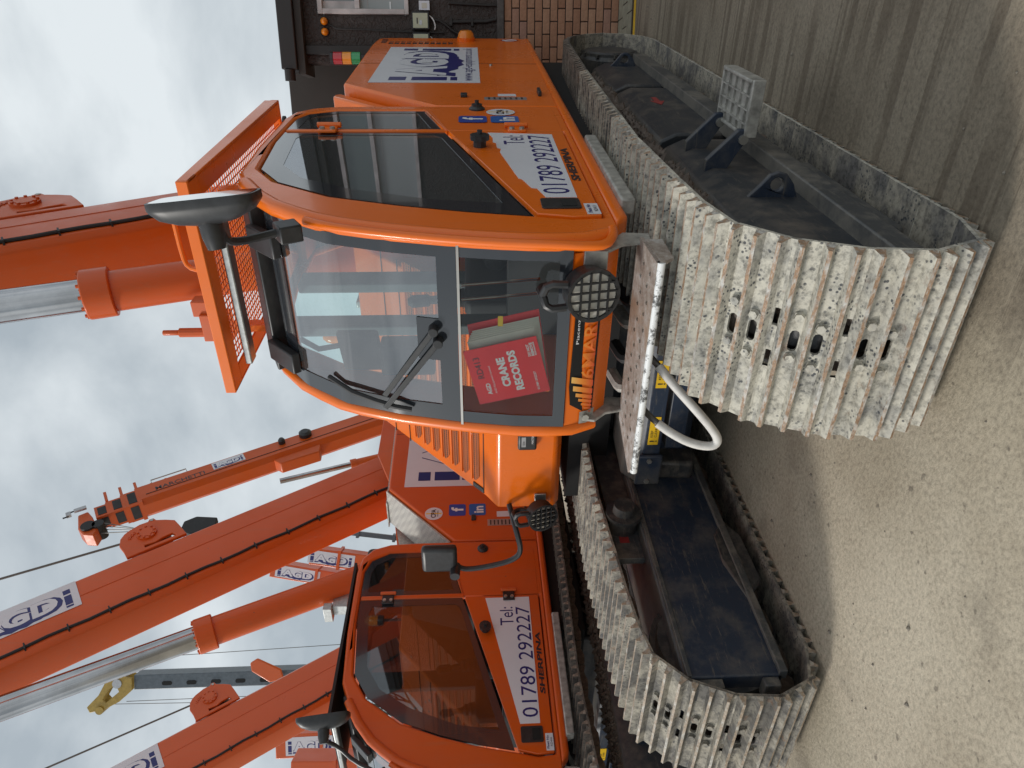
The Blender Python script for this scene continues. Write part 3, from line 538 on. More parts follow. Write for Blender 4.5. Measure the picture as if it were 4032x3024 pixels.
def build_crane(num,off,paintm,boomm,simple=False,label=''):
    global ORG,OFFN
    OFFN=num
    root=empty('crawler_crane',O0+Vector(off),label,'crane','orange tracked cranes in the row'); ORG=O0
    Pm=paintm
    # ---------------- tracks
    if not simple:
        make_track(root,-.985,'pale' if num==1 else 'dark'); make_track(root,-2.90,'grey' if num==1 else 'dark')
        for side in (0,1):
            xs=(-.985,-2.90)[side]
            # longitudinal frame box
            x0,x1=xs-.19,xs+.205
            b=B(); prof=[(x0,.22),(x1,.22),(x1,.50),(x1-.035,.575),(x1-.10,.60),(x0+.10,.60),(x0+.035,.575),(x0,.50)]
            if side==0:
                b.prism(prof,(0,1.93,0),X_,Z_,Y_,1.33,'frame_black'); fo=b.build('track_frame',root,bevel=.012)
                B().prism([(x0+.02,.22),(x1-.03,.22),(x1-.03,.47),(x1-.12,.55),(x0+.1,.55),(x0+.02,.5)],(0,3.26,0),X_,Z_,Y_,.10,'mat_black').build('frame_joint',fo)
                B().prism(prof,(0,3.36,0),X_,Z_,Y_,1.15,'frame_black').build('guard_cover',fo,bevel=.012)
                B().prism([(x0+.02,.22),(x1-.03,.22),(x1-.03,.47),(x1-.12,.55),(x0+.1,.55),(x0+.02,.5)],(0,4.51,0),X_,Z_,Y_,.09,'mat_black').build('frame_joint',fo)
                B().prism(prof,(0,4.60,0),X_,Z_,Y_,.85,'frame_black').build('guard_cover',fo,bevel=.012)
                # long lower bar
                b=B(); b.box(x1-.01,x1+.055,1.80,5.52,.20,.285,'frame_bar'); b.build('guard_rail',fo,bevel=.006)
                b=B(); b.box(x1-.03,x1+.035,2.02,2.75,.13,.20,'frame_bar'); b.build('roller_guard',fo,bevel=.015)
                # soil heaps on top
                g=B(); rn=random.Random(3)
                for i in range(1500):
                    yy=rn.uniform(1.95,5.4); xx=x1-.05-abs(rn.gauss(0,.10)); s=rn.uniform(.006,.024)
                    zz=.60 if xx<x1-.10 else .60-(xx-(x1-.10))*.5
                    c=Vector((xx,yy,zz+rn.uniform(-.004,.012))); P=[c+Vector((rn.uniform(-s,s),rn.uniform(-s,s),rn.uniform(-s,s)*.8)) for _ in range(4)]
                    P=[c+Vector((s,0,rn.uniform(-.3,.3)*s)),c+Vector((-s*.6,s*.9,0)),c+Vector((-s*.6,-s*.9,0)),c+Vector((rn.uniform(-.3,.3)*s,0,s)),c+Vector((0,0,-s))]
                    g.add(P,[(0,1,3),(1,2,3),(2,0,3),(1,0,4),(2,1,4),(0,2,4)],'soil')
                g.build('dried_soil',root,kind='stuff',smooth=0)
                # lifting lug front and rear
                for yc in (2.42,5.30):
                    B().prism([(x1-.01,.30),(x1+.045,.325),(x1+.08,.355),(x1+.088,.385),(x1+.078,.415),(x1+.04,.445),(x1-.01,.49)],(0,yc,0),X_,Z_,Y_,.022,'frame_navy',holes=[[(x1+.045+.024*math.cos(a*math.pi/6),.385+.024*math.sin(a*math.pi/6)) for a in range(12)]]).build('lifting_lug',fo,bevel=.004)
                # red direction arrow
                B().prism([(4.20,.41),(4.10,.41),(4.10,.385),(4.0,.425),(4.10,.465),(4.10,.44),(4.20,.44)],(x1+.001,0,0),Y_,Z_,X_,.0015,'crimson').build('arrow_marking',fo)
                # final drive
                B().lathe([(0,.27),(.06,.27),(.062,.235),(.17,.235),(.19,.21),(.215,.21),(.216,.19),(.222,.19)],(x1-.21,6.02,.36),X_,'drive',32).build('final_drive',root,bevel=.004)
                g=B()
                for a in range(10): g.lathe([(0,.014),(.02,.014)],(x1-.02,6.02+.222*math.cos(a*.628),.36+.222*math.sin(a*.628)),X_,'drive',6)
                g.build('drive_bolts',root,kind='stuff')
                # folding access step
                st=B(); y0,y1=2.78,3.15; xa,xb=-.665,-.455; zt=.40
                st.box(xa,xb,y0,y0+.014,zt-.05,zt,'bar_grey'); st.box(xa,xb,y1-.014,y1,zt-.05,zt,'bar_grey'); st.box(xb-.014,xb,y0+.014,y1-.014,zt-.055,zt+.006,'bar_grey'); st.box(xa,xa+.014,y0+.014,y1-.014,zt-.04,zt,'bar_grey')
                so_=st.build('access_step',root,bevel=.004); g=B(); 
                for i in range(4): g.box(xa+.014,xb-.014,y0+.06+i*.075,y0+.064+i*.075,zt-.02,zt-.004,'bar_grey')
                for i in range(3): g.box(xa+.045+i*.05,xa+.05+i*.05,y0+.014,y1-.014,zt-.021,zt-.001,'bar_grey')
                g.box(xa+.014,xb-.014,y0+.014,y1-.014,zt-.018,zt-.013,'bar_grey')
                g.build('tread_grid',so_)
                for yc in (y0+.02,y1-.05):
                    B().prism([(x1-.02,.45),(x1-.02,.53),(x1+.03,.53),(xa+.03,.42),(xa+.03,.36),(x1+.04,.42)],(0,yc-.012,0),X_,Z_,Y_,.03,'frame_navy').build('step_bracket',so_,bevel=.004)
                    B().lathe([(0,.018),(.014,.018)],(xa-.005,yc-.012,.40),(0,-1,0),'bolt',12).build('pivot_bolt',so_)
            else:
                xi=-2.62
                prof=[(x0,.18),(xi,.18),(xi,.575),(xi-.02,.60),(x0,.60)]
                fo=B().prism(prof,(0,1.80,0),X_,Z_,Y_,3.7,'frame_navy').build('track_frame',root,bevel=.008)
                B().prism([(2.66,.66),(2.74,.66),(2.74,.635),(2.84,.685),(2.74,.735),(2.74,.71),(2.66,.71)],(-2.699,0,0),Y_,Z_,X_,.002,'crimson').build('arrow_marking',fo)
                B().box(-2.74,-2.70,2.9 if 0 else 2.55,5.2,.60,.74,'frame_bar').build('upper_web',fo,bevel=.004)
                B().box(xi-.03,xi+.022,1.80,5.4,.165,.20,'frame_bar').build('lower_flange',fo,bevel=.003)
                B().box(xi-.03,xi+.012,1.80,3.4,.572,.592,'frame_bar').build('upper_flange',fo,bevel=.003)
                for (za,zb) in ((.20,.27),(.44,.58)): B().box(xi-.10,xi-.01,1.755,1.80,za,zb,'frame_bar').build('end_bracket',fo,bevel=.006)
            # idler, rollers
            B().lathe([(-.05,.05),(-.05,.20),(-.07,.22),(-.07,.265),(-.03,.27),(-.03,.295),(.03,.295),(.03,.27),(.07,.265),(.07,.22),(.05,.20),(.05,.05)],(xs+ (.13 if side else 0),2.035,.385),X_,'drive' ,36).build('idler_wheel',root)
            for yc in (2.75,3.25,3.75,4.25,4.75,5.25):
                B().lathe([(-.12,.05),(-.12,.09),(-.09,.09),(-.088,.075),(.088,.075),(.09,.09),(.12,.09),(.12,.05),(.17,.045)],(xs+.05,yc,.165),X_,'soil',18).build('track_roller',root)
            if side:
                B().prism([(2.30,.10),(2.62,.105),(2.72,.17),(2.62,.24),(2.42,.25),(2.20,.20)],(-2.64,0,0),Y_,Z_,X_,.03,'drive').build('roller_guard',root,bevel=.012)
                for yc in (2.78,4.6):
                    B().lathe([(-.12,.05),(-.11,.08),(.06,.08),(.065,.095),(.09,.095),(.092,.06),(.14,.055)],(-2.68,yc,.68),X_,'drive',20).build('carrier_roller',root)
        # undercarriage cross members
        b=B(); b.box(-2.62,-1.2,3.55,4.5,.30,.66,'frame_black'); b.build('car_body',root,bevel=.02)
        cb=B().prism([(2.98,.47),(3.08,.47),(3.08,.585),(3.0,.585),(2.98,.56)],(-2.52,0,0),Y_,Z_,X_,1.30,'frame_navy').build('cross_beam',root,bevel=.005)
        B().prism([(3.0,.34),(3.14,.34),(3.14,.44),(3.0,.44)],(-2.34,0,0),Y_,Z_,X_,1.1,'frame_navy').build('cross_beam',root,bevel=.005)
        B().box(-2.56,-2.36,2.955,2.98,.455,.595,'frame_navy').build('beam_end_plate',cb,bevel=.012)
        for xx in (-2.53,-2.39): B().lathe([(0,.014),(.012,.014)],(xx,2.955,.53),(0,-1,0),'bolt',6).build('bolt',cb)
        for xa,xb in ((-2.30,-2.12),(-1.94,-1.78)):
            b=B(); b.prism([(xa,.490),(xb,.490),(xb,.545),(xa,.545)],(0,2.979,0),X_,Z_,(0,-1,0),.0015,'yellow'); b.text('!',(xa+.02,2.9765,.497),X_,Z_,.04,'dark_text',off=.02); b.text('KEEP',(xa+.05,2.9765,.522),X_,Z_,.014,'dark_text'); b.text('CLEAR',(xa+.05,2.9765,.502),X_,Z_,.014,'dark_text'); b.build('caution_label',cb)
        b=B(); b.box(-2.62,-1.25,3.2,3.5,.22,.52,'frame_navy'); b.build('axle_tube',root,bevel=.05)
        b=B(); b.prism([(3.05,.46),(3.45,.50),(3.5,.62),(3.1,.64),(3.0,.55)],(-2.60,0,0),Y_,Z_,X_,.24,'frame_bar'); b.build('axle_bracket',root,bevel=.02)
        b=B(); b.prism([(3.06,.24),(3.2,.20),(3.24,.46),(3.08,.47)],(-2.62,0,0),Y_,Z_,X_,.12,'drive'); b.build('hydraulic_clamp',root,bevel=.02)
        B().lathe([(0,.62),(.18,.62),(.181,.55),(.25,.55)],(-1.94,4.03,.66),Z_,'frame_black',40).build('slew_ring',root)
        h=B()
        for i,xx in enumerate((-1.55,-1.38,-1.28,-1.7)): h.tube([(xx,2.75,.83),(xx-.02,2.62,.80),(xx+.03,2.66,.73),(xx+.05,2.95,.70)],.028,'bar_grey' if i%2 else 'black_rubber',8,sub=2)
        h.build('hydraulic_hoses',root); 
    # ---------------- upper deck / right body side
    side=[(4.32,.945),(4.32,1.66),(5.02,2.285),(6.9,2.315),(7.32,2.30),(7.38,2.2),(7.39,1.0),(7.33,.93)]
    hw_=.85 if num==1 else .42
    bs=B().prism(side,(XR-hw_,0,0),Y_,Z_,X_,hw_,Pm).build('engine_housing',root,bevel=.03,seg=3)
    b=B(); b.box(XR-.86,XR-.84,5.86,5.865,.95,2.29,'cab_dark'); 
    if num==1: B().prism([(4.325,1.69),(4.35,1.72),(5.0,2.30),(4.97,2.34),(4.9,2.34),(4.31,1.80)],(XR-.82,0,0),Y_,Z_,X_,.76,Pm).build('sloping_hood',bs,bevel=.015)
    B().box(XR-.002,XR+.0015,5.862,5.866,.95,2.28,'cab_dark').build('panel_joint',bs)
    B().prism([(2.42,.90),(7.3,.90),(7.38,.955),(2.36,.955)],(XR-.10,0,0),Y_,Z_,X_,.108,Pm).build('lower_sill',bs,bevel=.02,seg=3)
    B().box(-3.02,XR-.05,3.4,6.3,.66,.90,'mat_black').build('deck_frame',root)
    # left-hand body
    lf=[(3.31,.985),(3.31,1.33),(3.42,1.40),(4.41,2.235),(6.3,2.25),(6.3,.95),(3.36,.95)]
    lb=B().prism(lf,(-3.03,0,0),Y_,Z_,X_,1.33,Pm).build('front_hood',root,bevel=.02,seg=3)
    # louvres in slope: local frame on the slope
    p0=Vector((0,3.42,1.40)); sd=Vector((0,.99,.835)).normalized(); nn=Vector((0,-.835,.99)).normalized()
    if not simple:
        for i in range(7):
            a0=.06+i*.10; 
            xl=-2.95+ .0*i
            P=[(-1.66,a0),(xl+.05,a0),(xl,a0+.035),(xl+.0,a0+.05),(xl+.05,a0+.062),(-1.66,a0+.062)]
            f=B().prism(P,p0-nn*.004,X_,sd,nn,.008,'grille_mesh').build('louvre',lb)
            B().obox(p0+sd*(a0+.066)+nn*.003+Vector(((-1.66+xl)/2,0,0)),((-1.66-xl)/2,0,0),sd*.006,nn*.012,Pm).build('louvre_lip',f,bevel=.003)
        for a in (.80,.97): B().obox(p0+sd*a+nn*.002+Vector((-2.35,0,0)),(.68,0,0),sd*.0025,nn*.003,'cab_dark').build('panel_joint',lb)
        for (x,a) in ((-2.40,.88),(-2.62,.90),(-2.52,.86),(-2.72,.84),(-2.3,1.1)): B().lathe([(0,.014),(.006,.013)],p0+sd*a+nn*.001+Vector((x,0,0)),nn,'bolt',10).build('bolt',lb)
        B().obox(p0+sd*.02+nn*.0+Vector((-2.35,0,0)),(.66,0,0),sd*.003,nn*.003,'cab_dark').build('panel_joint',lb)
        B().obox(p0+sd*.07+nn*.004+Vector((-2.99,0,0)),(.018,0,0),sd*.05,nn*.004,'black_plastic').build('catch',lb,bevel=.004)
        # key box and hole
        kb=B().box(-2.55,-2.41,3.27,3.309,1.105,1.215,'black_plastic').build('key_safe',root,bevel=.012); B().box(-2.52,-2.45,3.266,3.27,1.17,1.195,'grey_plate').build('code_dial',kb)
        c=B(); c.text('MASTER',(-2.50,3.2685,1.125),X_,Z_,.012,'white'); c.text('1234',(-2.51,3.2645,1.176),X_,Z_,.012,'dark_text'); c.build('lettering',kb)
        B().lathe([(0,.012),(.002,.012)],(-2.37,3.309,1.13),(0,-1,0),'mat_black',12).build('lock_hole',lb)
        # left work lamp + bracket
        B().box(-2.97,-2.90,3.285,3.30,1.035,1.105,'galv').build('lamp_bracket',root,bevel=.004)
        lamp(root,(-2.985,3.27,1.10),(.10,-.93,-.30))
        # mirror on left hood with long arm
        m_=B().tube([(-2.99,3.3,1.26),(-3.06,3.12,1.22),(-3.20,3.1,1.19),(-3.27,3.1,1.25),(-3.315,3.1,1.40),(-3.335,3.1,1.53),(-3.31,3.1,1.58)],.017,'black_plastic',8,sub=2).build('side_mirror',root)
        B().box(-3.33,-3.13,3.07,3.13,1.585,1.80,'black_plastic').build('mirror_housing',m_,bevel=.025,seg=3); B().lathe([(0,.03),(.09,.035),(.10,.02)],(-3.31,3.02,1.60),(0,1,0),'black_plastic',14).build('mirror_knuckle',m_)
    # beacon mast behind the hood
    # ---------------- cab
    shell=[(2.31,.955),(2.24,1.0),(2.20,1.06),(2.195,1.12),(2.205,1.3),(2.237,1.486),(2.305,1.75),(2.386,1.963),(2.534,2.153),(2.74,2.31),(2.99,2.414),(3.4,2.44),(4.0,2.445),(4.15,2.42),(4.25,2.34),(4.30,2.2),(4.31,2.0),(4.31,.955)]
    hole=[(2.425,.985),(2.415,1.10),(2.448,1.235),(2.498,1.47),(2.572,1.72),(2.676,1.988),(2.865,2.235),(3.05,2.345),(3.5,2.385),(4.0,2.385),(4.12,2.34),(4.20,2.2),(4.205,1.70),(3.715,1.58),(3.715,.985)]
    cab=B().prism(shell,(XR,0,0),Y_,Z_,(-1,0,0),.045,Pm,holes=[hole]).build('cab',root,bevel=.018,seg=3)
    hole2=[(2.45,1.15),(2.50,1.47),(2.572,1.72),(2.676,1.988),(2.865,2.235),(3.05,2.345),(3.5,2.385),(4.0,2.385),(4.2,2.2),(4.205,1.15)]
    B().prism(shell,(XL,0,0),Y_,Z_,X_,.045,Pm,holes=[hole2]).build('cab_side_left',cab,bevel=.018,seg=3)
    B().prism([(2.74,2.31),(2.99,2.414),(3.05,2.42),(3.05,2.37),(3.0,2.36),(2.8,2.29)],(XL+.045,0,0),Y_,Z_,X_,.70,Pm).build('roof_panel',cab)
    B().prism([(3.85,2.44),(4.0,2.443),(4.15,2.42),(4.15,2.38),(3.85,2.40)],(XL+.045,0,0),Y_,Z_,X_,.70,Pm).build('roof_panel',cab)
    B().prism([(3.05,2.40),(3.85,2.425),(3.85,2.430),(3.05,2.405)],(XL+.045,0,0),Y_,Z_,X_,.70,'glass_back').build('roof_window',cab,smooth=0)
    # hatch glass in roof omitted; black head rail above screen
    B().prism([(2.66,2.30),(2.90,2.40),(2.94,2.36),(2.90,2.27),(2.72,2.20)],(XL+.03,0,0),Y_,Z_,X_,.73,'black_plastic').build('head_rail',cab,bevel=.008)
    for xx in (-1.0,-1.50):
        hg=B().obox((xx,2.60,2.245),(.045,0,0),Vector((0,.07,.065)),Vector((0,-.012,.014)),'black_plastic').build('screen_hinge',cab,bevel=.006); B().lathe([(0,.012),(.004,.012)],(xx,2.58,2.245),(0,-.68,.73),'galv',12).build('hinge_screw',hg)
    # rear wall of cab with window opening
    B().prism(rrect(XL+.045,XR-.045,.98,2.40,.05),(0,4.26,0),X_,Z_,Y_,.035,'cab_dark',holes=[rrect(XL+.13,XR-.13,1.50,2.28,.06)]).build('cab_rear_wall',cab)
    B().prism(rrect(XL+.12,XR-.12,1.49,2.29,.06),(0,4.27,0),X_,Z_,Y_,.004,'glass_back').build('rear_window',cab)
    B().box(XL+.045,XR-.045,2.32,4.26,.96,1.0,'cab_dark').build('cab_floor',cab)
    # apron under the screen, rolled bottom
    zs=[.95,.965,.99,1.02,1.05,1.08,1.10,1.118]; 
    def fs(x,z,o=0): return Vector((x,fy(z)+o,z))
    b=B(); b.grid(lambda x,z:fs(x,z,.001),[XL+.045,XR-.045],zs,Pm); b.box(XL+.045,XR-.045,2.30,2.34,.95,1.118,Pm); b.build('front_apron',cab,smooth=60)
    # A pillars
    zz=[1.0+.09*i for i in range(16)]
    for xx,rr in ((XR-.012,.032),(XL+.018,.03)):
        B().tube([(xx,fy(z)+.016,z) for z in zz],rr,Pm,12).build('front_pillar',cab)
    # handrail tube on right pillar
    B().tube([(XR+.012,2.27,.985),(XR+.006,2.22,.99),(XR-.002,2.165,1.02),(XR-.004,2.155,1.08)]+[(XR+.0,fy(z)-.035,z) for z in (1.2,1.4,1.6,1.8,1.95,2.03)],.016,Pm,12,sub=1).build('grab_handle',cab)
    # windscreens
    glx0,glx1=XL+.045,XR-.03
    zu=[1.52+.04*i for i in range(18)]+[2.235]; zl=[1.125+.0485*i for i in range(8)]
    us=B().grid(lambda x,z:fs(x,z,-.004),[glx0,glx1],zu,'glass_front').build('upper_windscreen',cab,smooth=60)
    ls=B().grid(lambda x,z:fs(x,z,-.002),[glx0,glx1],[1.122+.0475*i for i in range(9)],'glass_low').build('lower_windscreen',cab,smooth=60)
    f=B(); F=lambda x,z:fs(x,z,-.0075)
    zu2=[1.512+.03*i for i in range(25)]
    f.grid(F,[glx0,glx0+.07],zu2,'frit'); f.grid(F,[glx1-.045,glx1],zu2,'frit'); f.grid(F,[glx0+.07,glx1-.045],[1.512,1.54,1.58],'frit'); f.grid(F,[glx0+.07,glx1-.045],[2.17,2.2,2.23],'frit')
    f.grid(F,[-1.33,-1.16],[1.58,1.60,1.63,1.66],'frit'); f.build('black_border',us,smooth=60)
    f=B(); z9=[1.122+.0475*i for i in range(9)]; F=lambda x,z:fs(x,z,-.0055); f.grid(F,[glx0,glx0+.05],z9,'frit'); f.grid(F,[glx1-.04,glx1],z9,'frit'); f.grid(F,[glx0+.05,glx1-.04],[1.122,1.14,1.165],'frit'); f.build('black_border',ls,smooth=60)
    B().grid(lambda x,z:fs(x,z,-.010),[glx0-.01,glx1+.01],[1.502,1.511],'divider').build('screen_divider',cab)
    # door panel and glass
    dr=B().prism([(2.432,.993),(2.424,1.10),(2.456,1.222),(3.706,1.568),(3.706,.993)],(XR-.02,0,0),Y_,Z_,X_,.024,Pm).build('door',cab,bevel=.004)
    B().prism([(3.718,.99),(3.718,1.575),(4.20,1.69),(4.20,.99)],(XR-.04,0,0),Y_,Z_,X_,.041,Pm).build('rear_quarter_panel',cab,bevel=.004)
    B().box(XR-.035,XR+.002,3.71,3.745,1.575,2.375,Pm).build('door_post',cab,bevel=.006)
    dg=[(2.458,1.245),(2.505,1.47),(2.58,1.72),(2.684,1.985),(2.872,2.228),(3.055,2.337),(3.5,2.376),(3.705,2.378),(3.705,1.588)]
    gl='glass_side' if num==1 else 'glass_tint'
    g1=B().prism(dg,(XR-.012,0,0),Y_,Z_,X_,.005,gl).build('door_window',dr,smooth=0)
    B().prism(dg,(XR-.0065,0,0),Y_,Z_,X_,.0012,'frit',holes=[[(2.60,1.34),(2.65,1.62),(2.78,1.93),(2.93,2.15),(3.12,2.26),(3.58,2.30),(3.645,2.28),(3.645,1.64),(3.60,1.60)]]).build('black_border',g1,smooth=0)
    qg=[(3.748,1.60),(3.748,2.38),(4.0,2.377),(4.115,2.333),(4.192,2.195),(4.197,1.712)]
    g2=B().prism(qg,(XR-.012,0,0),Y_,Z_,X_,.005,gl).build('quarter_window',cab,smooth=0)
    B().prism(qg,(XR-.0065,0,0),Y_,Z_,X_,.0012,'frit',holes=[[(3.79,1.66),(3.79,2.33),(3.99,2.325),(4.07,2.29),(4.145,2.17),(4.15,1.75)]]).build('black_border',g2,smooth=0)
    B().prism([(3.74,1.588),(3.70,1.575),(4.205,1.695),(4.205,1.712)],(XR-.02,0,0),Y_,Z_,X_,.026,Pm).build('belt_trim',cab)
    # hinges
    for zc in (2.165,1.225):
        h=B().box(XR+.002,XR+.016,3.655,3.745,zc-.045,zc+.045,Pm if num==1 else 'black_plastic'); h.cyl((XR+.02,3.75,zc-.06),(XR+.02,3.75,zc+.06),.014,Pm,n=12); ho=h.build('door_hinge',dr,bevel=.004)
        for dz in (-.025,.025): B().lathe([(0,.014),(.01,.013)],(XR+.016,3.685,zc+dz),X_,'bolt',8).build('hinge_bolt',ho)
    # knobs
    B().lathe([(0,.03),(.03,.03),(.032,.045),(.055,.045),(.056,.028),(.058,.012),(.075,.012)],(XR+.004,3.385,1.415),X_,'black_plastic',10).build('door_knob',dr)
    B().lathe([(0,.045),(.008,.045),(.02,.03),(.03,.03),(.031,.012),(.05,.012)],(XR+.001,4.215,1.42),X_,'black_plastic',16).build('lock_knob',cab)
    # recessed door handle
    hd=B().prism(rrect(2.50,2.61,1.055,1.20,.012),(XR+.004,0,0),Y_,Z_,X_,.006,'black_plastic').build('door_handle',dr,bevel=.003)
    B().prism(rrect(2.515,2.595,1.07,1.125,.008),(XR+.0105,0,0),Y_,Z_,X_,.0015,'mat_black').build('handle_recess',hd)
    # stickers
    x=XR+.0045
    pts=[(3.652,1.373),(3.618,1.056),(2.63,1.056),(2.63,1.175),(2.80,1.235),(3.35,1.325)]
    if num==1: pts=[(3.652,1.373),(3.618,1.056),(2.63,1.056),(2.63,1.175),(2.74,1.20),(2.75,1.222),(2.86,1.25),(2.88,1.265),(3.28,1.325),(3.34,1.318),(3.36,1.335),(3.45,1.338),(3.46,1.352),(3.55,1.35)]
    else: pts=[(3.745,1.458),(3.745,1.118),(2.63,1.118),(2.63,1.25)]; pts=[(a-.06 if a>3 else a,c-.05) for a,c in pts]
    if not simple:
        b=B(); sticker(b,pts,'white_sticker',.0,x); b.text('Tel:',(x+.002,3.42,1.20),Y_,Z_,.10,'navy',width=.17); b.text('01789 292227',(x+.002,2.675,1.075),Y_,Z_,.105,'navy',width=.915); b.build('phone_sticker',dr)
        B().text('SHERPINA',(x+.0015,2.84,1.012),Y_,Z_,.036,'dark_text',width=.51,off=.035,shear=.25).build('model_lettering',dr)
        b=B(); sticker(b,[(2.442,1.043),(2.558,1.043),(2.558,.993),(2.442,.993)],'white_sticker',0,x); b.text('Fleet No',(x+.002,2.455,1.022),Y_,Z_,.015,'navy',width=.088,off=.02); b.text('RD413' if num==1 else 'RD446',(x+.002,2.47,1.0),Y_,Z_,.014,'dark_text',width=.06); b.build('fleet_sticker',dr)
        # social badges
        yq,zq=(3.955,1.44) if num==1 else (4.70,1.64)
        zb=(1.445,1.275) if num==1 else (1.64,1.46)
        for i,(mt,ch) in enumerate((('fb_blue','f'),('li_blue','in'))):
            zc=zb[i]; xx=x if num==1 else XR+.0015; yc=yq
            b=B(); b.prism(rrect(yc-.075,yc+.075,zc-.075,zc+.075,.02),(xx,0,0),Y_,Z_,X_,.0012,mt); b.text(ch,(xx+.002,yc-(.02 if i==0 else .045),zc-.055),Y_,Z_,.11 if i==0 else .085,'white',off=.03,width=.055 if i==0 else .09); b.build('social_badge',cab if num==1 else bs)
        yc,zc=(4.15,1.28) if num==1 else (4.66,1.85); yc-= .03 if num==1 else 0
        if num==1: yc,zc=4.13,1.29
        xx=x if num==1 else XR+.0015
        b=B(); b.prism([(yc+.08*math.cos(a*.3142),zc+.08*math.sin(a*.3142)) for a in range(20)],(xx,0,0),Y_,Z_,X_,.0012,'white_sticker'); b.box(xx+.0013,xx+.0018,yc-.006,yc+.006,zc-.07,zc+.07,'yellow'); b.text('CPA',(xx+.0022,yc-.055,zc-.02),Y_,Z_,.045,'dark_text',width=.11,off=.03); b.text('MEMBER',(xx+.0022,yc-.04,zc-.042),Y_,Z_,.012,'dark_text',width=.08); b.build('member_badge',cab if num==1 else bs)
        # logo on engine side
        b=B(); agd(b,(XR+.001,5.05,1.39),Y_,Z_,1.69,.74) if num==1 else agd(b,(XR+.001,5.03,1.40),Y_,Z_,1.69,.74); b.build('logo_panel',bs)
        b=B(); b.prism([(4.49,1.117),(4.49,1.372),(4.57,1.372),(4.57,1.117)],(XR+.001,0,0),Y_,Z_,X_,.0012,'grey_plate'); 
        for i in range(7): b.box(XR+.0022,XR+.0028,4.50,4.56,1.14+i*.033,1.152+i*.033,'dark_text')
        b.prism([(4.60,1.176),(4.60,1.287),(4.67,1.287),(4.67,1.176)],(XR+.001,0,0),Y_,Z_,X_,.0012,'white_sticker'); b.build('data_plate',bs)
        B().box(XR,XR+.02,4.56,4.62,1.475,1.515,'black_plastic').build('lock_cover',bs,bevel=.004); B().box(XR,XR+.03,4.60,4.74,1.02,1.04,'black_plastic').build('latch',bs,bevel=.004); B().lathe([(0,.012),(.01,.01)],(XR,5.78,1.30),X_,'bolt',8).build('lock_button',bs)
        v=B(); v.box(XR,XR+.002,6.96,7.10,1.60,2.18,'cab_dark')
        for i in range(12): v.box(XR+.002,XR+.006,6.955,7.105,1.595+i*.0525,1.607+i*.0525,Pm)
        for k in (7.03,): v.box(XR+.002,XR+.005,k-.004,k+.004,1.6,2.18,Pm)
        v.build('vent_grid',bs)
        b=B(); b.text('MARCHETTI',(XR+.0015,7.02,2.20),Y_,Z_,.05,'dark_text',width=.26,off=.03); b.build('rear_lettering',bs)
        so2=B().lathe([(0,.08),(.03,.08)],(XR,7.2,1.49),X_,'orange',22).build('side_beacon',bs); B().lathe([(0,.075),(.03,.07),(.055,.05),(.06,.02)],(XR+.03,7.2,1.49),X_,'amber',22).build('beacon_lens',so2)
        b=B(); b.prism([(7.24+.085*math.cos(a*.3142),1.09+.085*math.sin(a*.3142)) for a in range(20)],(XR,0,0),Y_,Z_,X_,.0012,'crimson'); b.prism([(7.24+.07*math.cos(a*.3142),1.09+.07*math.sin(a*.3142)) for a in range(20)],(XR+.0013,0,0),Y_,Z_,X_,.0008,'white_sticker'); b.obox((XR+.003,7.24,1.09),(0,.05,.05),(0,-.008,.008),(.0005,0,0),'crimson'); b.build('warning_disc',bs)
        # tri-colour stack light
        tw=B().cyl((-1.02,7.33,2.31),(-1.02,7.33,2.48),.035,'black_plastic',n=14).build('stack_light',root)
        for i,mt in enumerate(('lens_green','lens_amber','lens_red')): B().cyl((-1.02,7.33,2.48+i*.085),(-1.02,7.33,2.56+i*.085),.055,mt,n=18).build('lens_segment',tw)
        B().cyl((-1.02,7.33,2.735),(-1.02,7.33,2.76),.055,'black_plastic',n=18).build('stack_cap',tw)
    # step rail along cab side
    B().prism([(0,0),(.06,0),(.06,.055),(0,.055)],(XR-.03,2.53,.853),X_,Z_,(.0,1,0),.98,'bar_grey').build('side_step',root,bevel=.008)
    # front step plate with perforations
    if not simple:
        q0=Vector((-.868,2.05,.868)); 
        P=[(0,0),(-.83,0),(-.86,.02),(-.75,.235),(-.60,.24),(-.04,.25),(0,.22)]
        hs=[]
        for i in range(15):
            for j in range(2):
                cx=-.06-.052*i; cy=.06+.085*j+(.02 if i%2 else 0)
                if cx>-.76: hs.append([(cx+.011*math.cos(a*math.pi/3),cy+.013*math.sin(a*math.pi/3)) for a in range(6)])
        u3=Vector((1,.0,-.0)); v3=Vector((.0,.99,.03)).normalized()
        sp=B().prism(P,q0,u3,v3,u3.cross(v3),.012,'step_worn',holes=hs,side='step_worn').build('front_step',root)
        B().cyl(q0+Vector((.0,.004,-.004)),q0+Vector((-.845,.004,-.004)),.0135,'step_lip',n=14).build('step_lip',sp)
        B().prism([(0,0),(.19,.01),(.19,-.05),(.03,-.05),(0,-.02)],q0+Vector((-.006,0,0)),Y_,Z_,X_,.012,'step_worn').build('step_end',sp,bevel=.003)
        for xx,s_ in ((-.895,1),(-1.585,-1)):
            br=B().prism([(2.215,1.06),(2.20,1.0),(2.25,.95),(2.27,.87),(2.12,.86),(2.35,.84),(2.36,.93),(2.27,1.0),(2.235,1.065)],(xx,0,0),Y_,Z_,X_,.012,'bar_grey').build('step_hanger',sp,bevel=.003)
            b=B(); b.grid(lambda x,z:fs(x,z,-.006),[xx-.01,xx+.045],[1.00,1.03,1.06],'bar_grey'); b.lathe([(0,.014),(.012,.014)],fs(xx+.02,1.035,-.006),(0,-1,0),'bolt',6); b.build('hanger_plate',sp)
